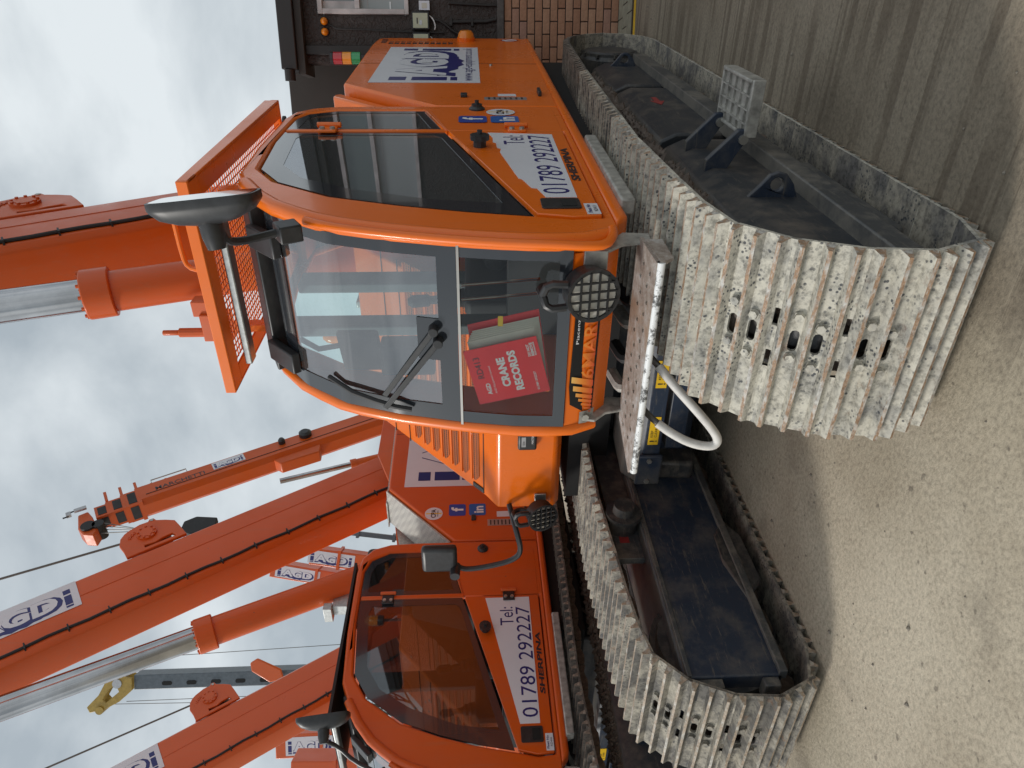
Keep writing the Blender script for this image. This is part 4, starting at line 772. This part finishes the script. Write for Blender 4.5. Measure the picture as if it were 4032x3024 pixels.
        # wire rope loop with white sleeve
        cp=[(-1.27,2.2,.84),(-1.30,2.14,.80),(-1.36,2.08,.74),(-1.44,2.05,.66),(-1.53,2.05,.585),(-1.575,2.05,.562),(-1.60,2.05,.585),(-1.59,2.06,.66),(-1.555,2.08,.735),(-1.51,2.12,.81),(-1.49,2.2,.845)]
        ro=B().tube(cp,.012,'rope_steel',10,sub=2).build('wire_rope_loop',root); 
        B().tube(cp[2:-1]if 0 else cp[1:-2]+[(-1.525,2.105,.785)],.0165,'rope_white',12,sub=2).build('white_sleeve',ro)
        # lamp on apron
        B().box(-.965,-.885,2.195,2.225,1.005,1.085,'galv').build('lamp_bracket',root,bevel=.003)
        lamp(root,(-1.02,2.24,1.085),(.05,-.95,-.22) if num==1 else (0,-1,-.2),bright=False)
        # badge on apron
        b=B(); zb0,zb1=.998,1.098; xa=-1.555
        F=lambda x,z,o=-.003:fs(x,z,o)
        def strip(P_,m_,o_):
            b.prism([(p[0],p[1]) for p in P_],(0,0,0),X_,Z_,(0,-1,0),0,m_)
            n_=len(P_); 
            for v_ in b.v[-n_:]: v_.y=fy(v_.z)+o_
        strip([(-1.575,1.01),(-1.50,1.10),(-1.42,1.108),(-1.22,1.103),(-1.03,1.10),(-1.03,1.005),(-1.25,1.005),(-1.5,1.008)],'mat_black',-.0035)
        for i,wd in enumerate((.006,.008,.010,.012,.016,.022,.026)):
            xx=-1.552+(0,.012,.026,.042,.060,.084,.118)[i]; top=min(1.10,1.02+.012*i+.012); strip([(xx,1.014),(xx+wd,1.014),(xx+wd+.03*(top-1.014)/.08,top),(xx+.03*(top-1.014)/.08,top)],'logo_gradient',-.0055)
        n0=len(b.v); b.text('6MARCHETTI',(-1.395,2.2,1.014),X_,Z_,.05,'logo_gradient',width=.52,off=.012,shear=.12)
        b.text('Piacenza - Italy',(-1.24,2.2,1.078),X_,Z_,.014,'white',width=.2)
        for v_ in b.v[n0:]: v_.y=fy(v_.z)-.0055
        b.build('maker_badge',cab)
        # wiper
        wp_=B()
        piv=fs(-1.20,1.60,-.03); piv2=fs(-1.245,1.585,-.03)
        e1=fs(-1.50,1.80,-.04); e2=fs(-1.55,1.80,-.05)
        wp_.cyl(fs(-1.20,1.60,0),fs(-1.20,1.60,-.045),.018,'black_plastic',n=12); wp_.cyl(fs(-1.245,1.585,0),fs(-1.245,1.585,-.045),.018,'black_plastic',n=12)
        wp_.obox((piv+e1)/2,(e1-piv)/2,Vector((.006,0,.009)),(0,.004,0),'black_plastic'); wp_.obox((piv2+e2)/2,(e2-piv2)/2,Vector((.006,0,.009)),(0,.004,0),'black_plastic')
        wo=wp_.build('wiper_arm',cab,bevel=.002)
        B().tube([fs(-1.555,1.70,-.025),fs(-1.545,1.76,-.035),fs(-1.535,1.84,-.035),fs(-1.52,1.93,-.03),fs(-1.49,2.03,-.025)],.010,'black_rubber',6).build('wiper_blade',wo)
    # cab roof guard
    if num!=1: Pg=None
    if num==1:
        z0g,z1g=2.50,2.545; gy0,gy1=2.66,4.15; gx0,gx1=-1.72,-.79
        g=B(); g.box(gx0,gx1,gy0,gy0+.012,z0g,z1g,Pm); g.box(gx0,gx1,gy0+.012,gy0+.10,z0g,z0g+.010,Pm); 
        for xx,sg in ((gx1,-1),(gx0,1)):
            g.prism([(gy0+.012,z0g),(gy1,z0g+.0),(gy1,z1g+.03),(gy0+.012,z1g)],(xx,0,0),Y_,Z_,(sg,0,0),.012,Pm); g.box(min(xx+sg*.012,xx+sg*.09),max(xx+sg*.012,xx+sg*.09),gy0+.10,gy1,z0g,z0g+.010,Pm)
        g.box(gx0,gx1,gy1,gy1+.012,z0g,z1g,Pm); go=g.build('roof_guard',cab,bevel=.004)
        if not simple:
            g=B()
            for i in range(26): xx=gx0+.1+i*.0295; g.box(xx,xx+.005,gy0+.10,gy1-.02,z0g+.012,z0g+.016,Pm)
            for i in range(48): yy=gy0+.11+i*.029; g.box(gx0+.09,gx1-.09,yy,yy+.005,z0g+.016,z0g+.020,Pm)
            g.build('guard_mesh',go)
        for xx in (gx0+.15,gx1-.15):
            for yy in (2.95,3.95): B().box(xx,xx+.03,yy,yy+.06,2.41,z0g,Pm).build('guard_post',go)
    else: B().box(XL+.0,XR-.0,2.76,4.1,2.455,2.475,'black_rubber').build('roof_seal',cab)
    B().box(XL+.03,XR-.03,2.72,2.79,2.425,2.455,'galv').build('roof_trim',cab,bevel=.006)
    if num==1: B().tube([(-.86,2.68,2.54),(-.87,2.70,2.585),(-.92,2.70,2.60),(-1.10,2.70,2.60),(-1.14,2.69,2.585),(-1.15,2.68,2.54)],.010,Pm,8,sub=1).build('roof_handle',cab)
    # mirror at front right corner
    mr=B().box(-.86,-.79,2.30,2.42,2.03,2.10,'black_plastic').build('mirror_clamp',cab,bevel=.006) if 0 else B().obox((-.862,2.33,2.075),Vector((.03,0,0)),Vector((0,.035,.02)),Vector((0,-.018,.034)),'black_plastic').build('mirror_clamp',cab,bevel=.006)
    c0=Vector((-.715,2.18,2.27)) if num==1 else Vector((-.66,2.60,2.45)); ax=(Vector((.985,.17,.10)) if num==1 else Vector((.45,.88,.10))).normalized()
    if num!=1: B().tube([(-.862,2.36,2.11),(-.84,2.42,2.25),(-.80,2.5,2.36),c0-ax*.12],.014,'black_plastic',10,sub=1).build('mirror_arm',mr)
    else: B().tube([(-.862,2.32,2.11),(-.868,2.30,2.16),(-.862,2.24,2.21),(-.84,2.19,2.235),(-.80,2.17,2.24)],.014,'black_plastic',10,sub=1).build('mirror_arm',mr)
    mz=B(); sd_=ax.cross(Vector(Z_)).normalized(); up=sd_.cross(ax).normalized(); prof=[(-.062,.25),(-.052,.55),(-.032,.84),(-.008,.97),(.0,1.0),(.022,1.0)]
    n_=24; P=[];
    def rr2(t,a,b_):
        c_,s_=math.cos(t),math.sin(t); e=.42; return a*(abs(c_)**e)*(1 if c_>=0 else -1), b_*(abs(s_)**e)*(1 if s_>=0 else -1)
    for (h,k) in prof:
        for i in range(n_):
            x_,z_=rr2(2*math.pi*i/n_,.085*k,.165*k); P.append(c0+ax*h+sd_*x_+up*z_)
    Fc=[(j*n_+i,j*n_+(i+1)%n_,(j+1)*n_+(i+1)%n_,(j+1)*n_+i) for j in range(len(prof)-1) for i in range(n_)]+[tuple(range(n_))[::-1],tuple(range((len(prof)-1)*n_,len(prof)*n_))]
    mo=mz.add(P,Fc,'black_plastic').build('mirror_housing',mr,smooth=45)
    P2=[];
    for i in range(n_):
        x_,z_=rr2(2*math.pi*i/n_,.077,.155); P2.append(c0+ax*.0235+sd_*x_+up*z_)
    B().add(P2,[tuple(range(n_))],'mirror_glass').build('mirror_glass',mo,smooth=0)
    B().lathe([(0,.028),(.04,.036),(.09,.038),(.10,.03)],c0-ax*.14,ax,'black_plastic',14).build('mirror_knuckle',mr)
    # interior
    for ya,yb in ((2.93,3.05),(3.40,3.56)): B().box(XL+.045,XL+.10,ya,yb,1.0,2.36,'cab_grey').build('inner_post',cab,bevel=.01)
    seat=B().box(-1.47,-1.05,3.35,3.85,1.28,1.40,'seat').build('operator_seat',cab,bevel=.05,seg=3)
    B().prism([(3.78,1.38),(3.92,1.38),(4.10,2.02),(4.0,2.05)],(-1.46,0,0),Y_,Z_,X_,.40,'seat').build('seat_back',seat,bevel=.05,seg=3)
    B().prism([(3.96,2.05),(4.05,2.05),(4.10,2.25),(4.02,2.25)],(-1.38,0,0),Y_,Z_,X_,.24,'seat').build('headrest',seat,bevel=.03,seg=3)
    B().box(-1.05,-.93,3.1,3.75,1.0,1.50,'cab_dark').build('side_console',cab,bevel=.03)
    B().box(-1.60,-1.48,3.1,3.75,1.0,1.50,'cab_dark').build('side_console',cab,bevel=.03)
    jt=B()
    for xx in (-.99,-1.53):
        jt.lathe([(0,.05),(.02,.045),(.04,.05),(.06,.04),(.08,.045),(.10,.025),(.17,.02),(.18,.03),(.26,.032),(.28,.015)],(xx,3.2,1.50),(0,-.15,1),'black_rubber',12)
    jt.build('control_levers',cab)
    B().obox((-1.49,2.62,1.93),(.09,0,.01),(0,.02,.0),(.0,0,.085),'cab_dark').build('display_screen',cab,bevel=.01)
    B().box(-1.56,-1.42,2.52,2.62,1.62,1.84,'cab_dark').build('instrument_box',cab,bevel=.01)
    B().tube([(-1.45,2.65,2.18),(-1.47,2.60,2.1),(-1.47,2.64,1.98)],.012,'cab_dark',8).build('screen_stalk',cab)
    B().box(XL+.06,XR-.06,2.9,3.05,1.0,1.30,'cab_dark').build('foot_panel',cab)
    pr=B(); 
    for xx in (-1.12,-1.18): pr.cyl((xx,2.45,1.5),(xx,2.5,1.2),.006,'chrome',n=8)
    pr.build('pedal_rods',cab)
    # ---------------- boom, mount plates and lift cylinder
    return root,cab,bs
c1,cab1,bs1=build_crane(1,(0,0,0),'orange','boom_orange',label='nearest orange crawler crane with muddy white track shoes and large front step')
# crane 1 boom
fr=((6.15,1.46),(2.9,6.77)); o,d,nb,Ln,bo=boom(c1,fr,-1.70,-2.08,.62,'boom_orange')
fy_=lambda z:4.943-(z-3.431)*.6127
winch(c1,o+d*3.50+nb*.62+Vector((-1.70,0,0)),d,nb,'boom_orange',-1.7,.60)
cylinder(c1,(-1.89,4.75,1.9),(-1.89,4.094,3.68),(-1.89,3.3,5.9),.125,'boom_orange')
b=B(); b.prism([(0,0),(.10,0),(.05,.09)],(-1.835,3.955,3.70),Vector((.75,.55,.0)).normalized(),Vector((0,-.25,.95)).normalized(),Vector((.55,-.8,-.2)).normalized(),.003,'yellow'); 
B().prism([(5.2,2.0),(6.9,2.0),(6.95,2.55),(6.5,2.75),(5.9,2.6),(5.3,2.3)],(-1.66,0,0),Y_,Z_,X_,.03,'orange').build('boom_mount_plate',c1,bevel=.01)
v_=B(); v_.box(-2.0,-1.9,3.95,4.05,3.02,3.16,'boom_orange'); v_.cyl((-2.12,3.98,3.0),(-2.12,3.98,3.28),.03,'boom_orange',n=10); v_.cyl((-2.12,3.98,3.28),(-2.12,3.98,3.38),.018,'boom_orange',n=8); v_.box(-2.16,-1.98,3.93,4.03,2.95,3.12,'boom_orange'); v_.build('valve_block',c1,bevel=.006)

# crane 2
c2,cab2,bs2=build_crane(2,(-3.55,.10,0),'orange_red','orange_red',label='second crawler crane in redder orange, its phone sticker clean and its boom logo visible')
fr=((6.7,1.55),(2.95,7.1)); 
def b2(root,fr,logo_t,mat,offx,offy,dep,logo=True):
    fr=tuple((y-offy,z) for y,z in fr)
    o,d,nb,Ln,bo=boom(root,fr,-1.70,-2.10,dep,mat)
    winch(root,o+d*logo_t[0]+nb*dep+Vector((-1.70,0,0)),d,nb,mat,-1.7,.57,rope=logo_t[2])
    # logo lies along boom, read upwards: u = -d*? text right-way toward base
    n_=Vector(X_)
    b=B(); u=-d; v=nb*1.0
    if u.cross(v).x<0: v=-v; 
    if u.cross(v).x<0: pass
    base=o+d*logo_t[1]+Vector((-1.70+.004,0,0))+ (nb*(dep*.44) if v.dot(nb)>0 else nb*(dep*.95))
    agd(b,base,u,v,1.0,dep*.5,url=False); b.build('boom_logo',bo)
    return o,d,nb,bo
o2,d2,nb2,bo2=b2(c2,((6.72,1.42),(2.95,7.0)),(3.77,5.23,Vector((-1.75,4.2,7.6))),'orange_red',-3.55,.1,.68)
cylinder(c2,(-1.89,5.3,1.75),(-1.89,4.30,3.90),(-1.89,3.3,6.05),.13,'orange_red')
B().prism([(4.75,2.0),(6.9,2.0),(6.85,2.55),(6.15,2.55),(5.6,2.35),(4.76,2.22)],(-1.36,0,0),Y_,Z_,X_,.03,'orange_red').build('boom_mount_plate',c2,bevel=.01)
B().prism([(4.36,1.55),(4.36,2.12),(5.1,2.27),(5.7,2.31),(6.3,2.33),(6.3,1.6)],(-1.335,0,0),Y_,Z_,X_,.012,'tread_plate').build('tread_riser',c2)
B().prism([(4.345,1.695),(5.02,2.297),(5.03,2.288),(5.035,2.298),(5.02,2.31),(4.335,1.705)],(-1.27,0,0),Y_,Z_,X_,.385,'tread_plate').build('tread_slope',c2)
B().prism([(5.0,2.31),(6.4,2.33),(6.4,2.342),(5.0,2.322)],(-1.32,0,0),Y_,Z_,X_,.30,'tread_plate').build('tread_deck',c2)
vb=B(); vb.box(-2.02,-1.90,4.55,4.75,2.72,2.86,'galv'); vb.box(-2.06,-1.88,4.50,4.58,2.86,2.94,'galv'); vb.tube([(-1.98,4.6,2.75),(-2.0,4.5,2.6),(-1.95,4.45,2.45)],.012,'black_rubber',8); vb.build('valve_block',c2,bevel=.008)
# crane 3
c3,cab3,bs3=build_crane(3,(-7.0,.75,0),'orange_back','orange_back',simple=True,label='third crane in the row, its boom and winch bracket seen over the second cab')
b2(c3,((7.27,1.33),(3.77,6.73)),(4.11,5.59,Vector((-1.8,4.0,7.6))),'orange_back',-7.0,.75,.72)

# folder inside the cab of crane 1 (rests behind the lower screen)
ORG=Vector((-1.3,2.3,1.15)); 
fe=empty('records_folder',ORG,'red crane records folder standing behind the lower windscreen','folder')
U=Vector((.965,.05,.255)).normalized(); V=Vector((-.25,.06,.95)).normalized(); V=(V-U*V.dot(U)).normalized(); Wn=U.cross(V)
o_=Vector((-1.455,2.235,1.172)); b=B(); b.prism([(0,0),(.235,0),(.235,.275),(0,.275)],o_,U,V,Wn,.003,'folder_red'); b.build('front_cover',fe)
b=B(); b.prism([(0.01,0.0),(.30,.0),(.30,.27),(0.01,.27)],o_+Vector((0.01,.03,0)),(U+Vector((.0,.1,-.10))).normalized(),V,Wn,.003,'folder_red'); b.build('back_cover',fe)
b=B(); 
for i in range(6): b.prism([(0.0,.005),(.25+.006*i,.005),(.25+.006*i,.255),(.0,.255)],o_+Vector((.01,.008+.003*i,0)),(U+Vector((0,.05,-.02*i))).normalized(),V,Wn,.0012,'paper')
b.build('pages',fe)
b=B(); b.box(-1.185,-1.145,2.24,2.243,1.352,1.37,'yellow'); b.build('index_tab',fe)
def ft(b,s,a,c_,h,w,m,off=0): b.text(s,o_+U*a+V*c_-Wn*.0015 if Wn.y>0 else o_+U*a+V*c_+Wn*.0045,U,V,h,m,width=w,off=off)
b=B(); ft(b,'CRANE',.055,.135,.032,.125,'white',.05); ft(b,'RECORDS',.03,.09,.032,.17,'white',.05); ft(b,'AGD',.035,.213,.018,.05,'white',.04); ft(b,'AGD Equipment Limited',.035,.193,.010,.12,'white'); ft(b,'DO NOT',.16,.035,.011,.05,'white',.04); ft(b,'REMOVE',.16,.022,.011,.055,'white',.04); ft(b,'FROM MACHINE',.16,.014,.006,.055,'white',.04); ft(b,'01789 292227',.015,.035,.009,.08,'white',.02); ft(b,'RD413',.11,.225,.024,.09,'dark_text'); b.build('cover_print',fe)
ORG=Vector((0,0,0))

# ------------------------------------------------------------------ crane 4: far telescopic boom
def far_boom(root,p0,p1,w,dp,mat,seg=1,side=Vector((1,0,0))):
    p0=Vector(p0);p1=Vector(p1); d=(p1-p0).normalized(); s=(side-d*side.dot(d)).normalized(); n=d.cross(s).normalized()
    k=.12*w; cs=[(w,k),(w,dp-k),(w-k,dp),(k,dp),(0,dp-k),(0,k),(k,0),(w-k,0)]
    o=B().prism(cs,p0-s*w,s,n,d,(p1-p0).length,mat).build('boom',root); return o,d,s,n
ORG=Vector((-9.2,12.5,0))
c4=empty('telescopic_crane',ORG,'distant orange crane with its retracted boom head and hook block against the sky','crane')
p1=Vector((-9.0,10.675,7.916)); d=Vector((0,-.507,.862)).normalized(); p0=p1-d*7.6
nf=Vector((0,-d.z,d.y)); W4=.44; D4=.47
main=B().prism([(0,0),(-W4,0),(-W4,D4-.08),(-W4+.1,D4),(-.1,D4),(0,D4-.08)],p0,X_,nf,d,(p1-p0).length,'boom_orange').build('boom',c4)
b=B(); b.obox(p0+d*3.8+nf*(D4*.62)+Vector((.004,0,0)),d*3.7,nf*.006,X_and(.004),'black_rubber'); b.build('hose',main)
cx_=Vector((-W4/2,0,0))+nf*(D4/2)
for k in range(3):
    q=.025*(k+1); L4=.26
    B().obox(p1+d*(L4*(k+.5))+cx_,Vector((W4/2-q,0,0)),nf*(D4/2-q),d*(L4/2),'boom_orange').build('boom_section',main)
    B().obox(p1+d*(L4*(k+.55))+cx_+X_and(W4/2-q),X_and(.008),nf*(D4/2-q-.05),d*(L4/2-.06),'cab_dark').build('section_panel',main)
    B().obox(p1+d*(L4*(k+.55))+cx_+nf*(D4/2-q),X_and(W4/2-q-.05),nf*.008,d*(L4/2-.06),'cab_dark').build('section_panel',main)
    B().obox(p1+d*(L4*k+.03)+cx_,Vector((W4/2+.02-q,0,0)),nf*(D4/2+.02-q),d*.035,'boom_orange').build('section_collar',main)
    B().obox(p1+d*(L4*k+.03)-nf*.14+Vector((-.08,0,0)),X_and(.02),nf*.14,d*.025,'boom_orange').build('guide_lug',main)
    B().obox(p1+d*(L4*k-.5)-nf*.05+Vector((-.08,0,0)),X_and(.015),nf*.05,d*.02,'boom_orange').build('guide_lug',main)
B().tube([p1-d*.9-nf*.02+X_and(-.05),p1-d*.9-nf*.16+X_and(-.05),p1-d*.25-nf*.16+X_and(-.05),p1-d*.25-nf*.02+X_and(-.05)],.012,'bar_grey',6).build('guard_bar',main)
hp=p1+d*.93
B().prism([(-.05,-.30),(.12,-.28),(.16,.1),(.10,.30),(-.05,.42),(-.14,.28),(-.1,-.1)],hp+cx_+nf*.18+Vector((-.14,0,0)),d,nf,X_,.28,'boom_orange').build('boom_head',main,bevel=.02)
B().obox(hp+d*.05+nf*.1+X_and(.01),d*.10,nf*.04,X_and(.02),'grey_plate').build('head_plate',main)
B().cyl(hp+nf*.56+Vector((-.36,0,0)),hp+nf*.56+Vector((-.04,0,0)),.12,'black_rubber',n=16).build('sheave',main)
B().cyl(hp+nf*.60+d*-.16+Vector((-.36,0,0)),hp+nf*.60+d*-.16+Vector((-.04,0,0)),.10,'black_rubber',n=16).build('sheave',main)
B().tube([hp-nf*.05+X_and(-.1),hp+d*.24-nf*.05+X_and(-.1),hp+d*.27+nf*.05+X_and(-.1),hp+d*.36+nf*.05+X_and(-.1)],.014,'black_rubber',6).build('wind_sensor',main)
B().obox(hp+d*.26+X_and(-.1),d*.04,nf*.05,X_and(.03),'grey_plate').build('sensor_box',main)
hk=Vector((-9.1,9.62,6.42)); b=B()
for i in range(4):
    a_=hp+nf*(.2+.14*i)+Vector((-.2,0,0)); b.tube([a_,Vector((a_.x,hk.y-.12+.08*i if 1 else a_.y,hk.z+.2))],.009,'rope_steel',5)
b.build('hoist_rope',c4)
B().prism([(-.20,-.30),(.16,-.26),(.20,.12),(.08,.30),(-.15,.30),(-.24,.1)],hk,Y_,Z_,X_,.12,'cab_dark').build('hook_block',c4,bevel=.02)
vv2=nf if (-d).cross(nf).x>0 else -nf
b=B(); agd(b,p1-d*1.35+X_and(.004)+(nf*.02 if vv2.dot(nf)>0 else nf*.24),-d,vv2,.62,.22,url=False); b.build('boom_logo',main)
b=B(); b.text('MARCHETTI',p1-d*.28+X_and(.004)+(nf*.1 if vv2.dot(nf)>0 else nf*.26),-d,vv2,.10,'dark_text',width=.9,off=.01); b.build('boom_lettering',main)
B().prism([(0,0),(1.0,0),(.92,.20),(.12,.24)],p1-d*3.45+Vector((-.33,0,0))+nf*(D4-.02),d,nf,X_,.26,'boom_orange').build('cylinder_foot',main,bevel=.02)
q1=Vector((-9.2,11.0,5.35)); q0=Vector((-9.2,11.85,3.0)); dd=(q0-q1).normalized()
B().cyl(q1,q1+dd*1.9,.055,'chrome',n=14).build('chrome_rod',c4); B().cyl(q1+dd*1.45,q1+dd*5,.085,'boom_orange',n=16).build('lift_cylinder',c4); B().cyl(q1+dd*1.40,q1+dd*1.52,.10,'boom_orange',n=16).build('gland',c4)
for t_,r_2 in ((3.25,.13),(2.75,.07)): B().lathe([(0,r_2),(.08,r_2),(.12,r_2*.6)],p1-d*t_+nf*.1,X_,'black_plastic',14).build('hose_reel',main)
B().box(-9.6,-8.9,11.3,14.5,.4,2.1,'boom_orange').build('body',c4,bevel=.05)
ORG=Vector((0,0,0))

# ------------------------------------------------------------------ crane 5: dark boom with yellow head
ORG=Vector((-22,16.2,0)); c5=empty('lattice_head_crane',ORG,'far dark grey crane boom with holed side plate and yellow sheave head','crane')
S5=Vector((.84,.54,0)).normalized(); F5=Vector((.54,-.84,0)).normalized()
B().prism([(-.26,-.26),(.26,-.26),(.26,.26),(-.26,.26)],(-22.22,15.98,2),S5,-F5,(-.022,.02,1),11.6,'grey_blue_paint').build('boom',c5,bevel=.03)
for i in range(6):
    zc=8.2+i*.85; B().prism([(c_,a_) for a_,c_ in rrect(-.17,.17,-.07,.07,.06)],Vector((-22.22-.022*(zc-2),15.98+.02*(zc-2),zc))+F5*.265+S5*-.05,S5,Z_,F5,.012,'mat_black').build('boom_slot',c5)
for dz in (0,):
    hp5=[(-.20,0),(.22,0),(.32,.5),(.12,.9),(-.35,1.15),(-.75,1.55),(-.95,1.45),(-.85,.95),(-.60,.45)]
    B().prism(hp5,Vector((-22.4,16.1,13.6))+F5*.2,S5,Z_,F5,.06,'yellow_head',holes=[[(-.25,.45),(-.02,.55),(-.15,.80),(-.5,1.0),(-.62,.9)]]).build('head_plate',c5,bevel=.02)
    B().prism(hp5,Vector((-22.4,16.1,13.6))-F5*.2,S5,Z_,F5,.06,'yellow_head',holes=[[(-.25,.45),(-.02,.55),(-.15,.80),(-.5,1.0),(-.62,.9)]]).build('head_plate',c5,bevel=.02)
B().cyl(Vector((-22.35,16.1,14.1))-F5*.3,Vector((-22.35,16.1,14.1))+F5*.27,.16,'grey_plate',n=18).build('sheave',c5); B().cyl(Vector((-23.1,15.6,14.7))-F5*.3,Vector((-23.1,15.6,14.7))+F5*.27,.14,'yellow_head',n=18).build('sheave',c5)
b=B()
for a_,c_ in (((-23.0,15.65,14.5),(-23.25,15.6,5)),((-22.95,15.7,13.9),(-22.9,15.7,5)),((-21.7,16.5,14.2),(-21.2,16.5,4))): b.tube([a_,c_],.012,'rope_steel',5)
b.build('hoist_rope',c5)
B().prism([(0,0),(.35,.1),(.75,.9),(.6,1.15),(.3,1.1),(-.1,.5)],Vector((-22.2,15.98,8.3))+F5*.28,S5,Z_,F5,.1,'orange_back').build('bracket',c5,bevel=.04)
B().box(-23.2,-20.8,15,19,.5,2.6,'grey_blue_paint').build('body',c5,bevel=.05)
ORG=Vector((0,0,0))

# ------------------------------------------------------------------ jib sections stored behind
def jib(pa,pb,w,lab,logo_at=None,mat='orange_back'):
    pa=Vector(pa);pb=Vector(pb); globals()['ORG']=pa.copy(); e=empty('crane_jib',pa,lab,'crane jib','crane jibs standing behind the row')
    d=(pb-pa).normalized(); rt=Vector((.84,.54,0)); s=(rt-d*rt.dot(d)).normalized(); n=s.cross(d); 
    B().obox((pa+pb)/2,(pb-pa)/2,s*w/2,n*w/2,mat).build('beam',e,bevel=.02)
    nrm=-n if n.dot(Vector((.54,-.84,0)))<0 else n
    if logo_at is not None:
        b=B(); q=pa+(pb-pa)*logo_at+nrm*(w/2+.003); up=d if d.z>0 else -d; u=up.cross(nrm).normalized()
        u2=-up; v2=nrm.cross(u2).normalized(); agd(b,q-u2*.5-v2*(w*.38),u2,v2,1.0,w*.76,url=False); b.build('logo_panel',e)
    for k in (.2,.5,.8): B().obox(pa+(pb-pa)*k,d*.03,s*(w/2+.03),n*(w/2+.03),mat).build('flange',e)
    globals()['ORG']=Vector((0,0,0)); return e
jib((-12.75,10.75,1.0),(-12.15,11.53,6.1),.34,'orange jib with small logo showing between the second boom and cab',.88)
jib((-11.9,10.95,2.0),(-11.50,11.27,5.1),.36,'red orange jib with logo crossing behind the second cab roof',.85,'orange_red')
jib((-11.35,11.28,2.0),(-11.05,11.50,4.6),.10,'thin dark strut standing among the stored jibs',None,'grey_blue_paint')
jib((-14.42,8.85,1.0),(-14.49,8.83,5.75),.5,'orange jib with logo just left of the second cab mirror',.85)
jib((-13.05,7.25,1.0),(-12.96,7.37,4.9),.5,'lowest orange jib at the far left edge behind the second cab mirror',None)
jib((-10.3,19.9,3.0),(-10.46,19.94,9.5),.35,'far slim orange boom tip peeping over the cab roof guard',None,'orange_red')

# amber beacon on mast behind hood of crane 1
ORG=O0
be=B().cyl((-2.72,5.0,2.2),(-2.72,5.0,2.47),.014,'black_plastic',n=8).build('beacon_mast',c1); B().lathe([(0,.05),(.05,.055),(.06,.05)],(-2.72,5.0,2.46),Z_,'black_plastic',16).build('beacon_base',be); B().lathe([(0,.052),(.06,.055),(.10,.045),(.13,.02),(.135,.004)],(-2.72,5.0,2.52),Z_,'amber',16).build('beacon_lens',be)
B().box(-2.62,-2.56,5.3,5.5,2.2,2.42,'galv').build('hydraulic_fitting',c1,bevel=.01)
ORG=Vector((0,0,0))

# ------------------------------------------------------------------ bare trees
def tree(x,y,h,lab,seed):
    rn=random.Random(seed); e=empty('bare_tree',(x,y,0),lab,'tree','bare trees on the skyline'); globals()['ORG']=Vector((x,y,0))
    tr=B(); tw=B()
    def br(p,d,l,r,k):
        q=p+d*l; mid=(p+q)/2+Vector((rn.uniform(-1,1),rn.uniform(-1,1),0))*l*.05
        (tr if k<2 else tw).tube([p,mid,q],[r,r*.85,r*.7],'bark',5 if k<2 else 3,cap=False)
        if k>=6: return
        for i in range(3 if k<4 else 2):
            a=Vector((rn.uniform(-1,1),rn.uniform(-1,1),rn.uniform(-.1,.7))).normalized(); br(p+(q-p)*rn.uniform(.55,1),(d*.75+a*.65).normalized(),l*rn.uniform(.6,.8),r*.6,k+1)
    br(Vector((x,y,0)),Vector((0,0,1)),h*.3,h*.018,0)
    tr.build('trunk',e); tw.build('crown',e); globals()['ORG']=Vector((0,0,0))
tree(-23.8,32.5,9.0,'bare tree showing between the far boom and the first crane hood',4)
tree(-40,23.5,15.5,'bare tree at the far left beside the orange jib',9)
tree(-7.9,43,10.5,'bare tree just showing beside the brown cabinet above the hood',5)

# ------------------------------------------------------------------ loose stones on the yard
g=B(); rn=random.Random(11)
for i in range(300):
    x=rn.uniform(-2.6,1.6); y=rn.uniform(.3,6.8)
    if -3.3<x<-2.55 and y>1.6: continue
    if -1.32<x<-.66 and y>1.6: continue
    s=rn.choice([.003,.004,.005,.006,.009]); c=Vector((x,y,s*.3)); P=[c+Vector((s*rn.uniform(.7,1.3)*math.cos(a),s*rn.uniform(.7,1.3)*math.sin(a),0)) for a in (0,1.25,2.5,3.8,5)]+[c+Vector((0,0,s))]
    g.add(P,[(0,1,5),(1,2,5),(2,3,5),(3,4,5),(4,0,5)],'stone')
g.build('gravel',kind='stuff',org=(0,0,0),smooth=0,label='small loose stones scattered on the yard')
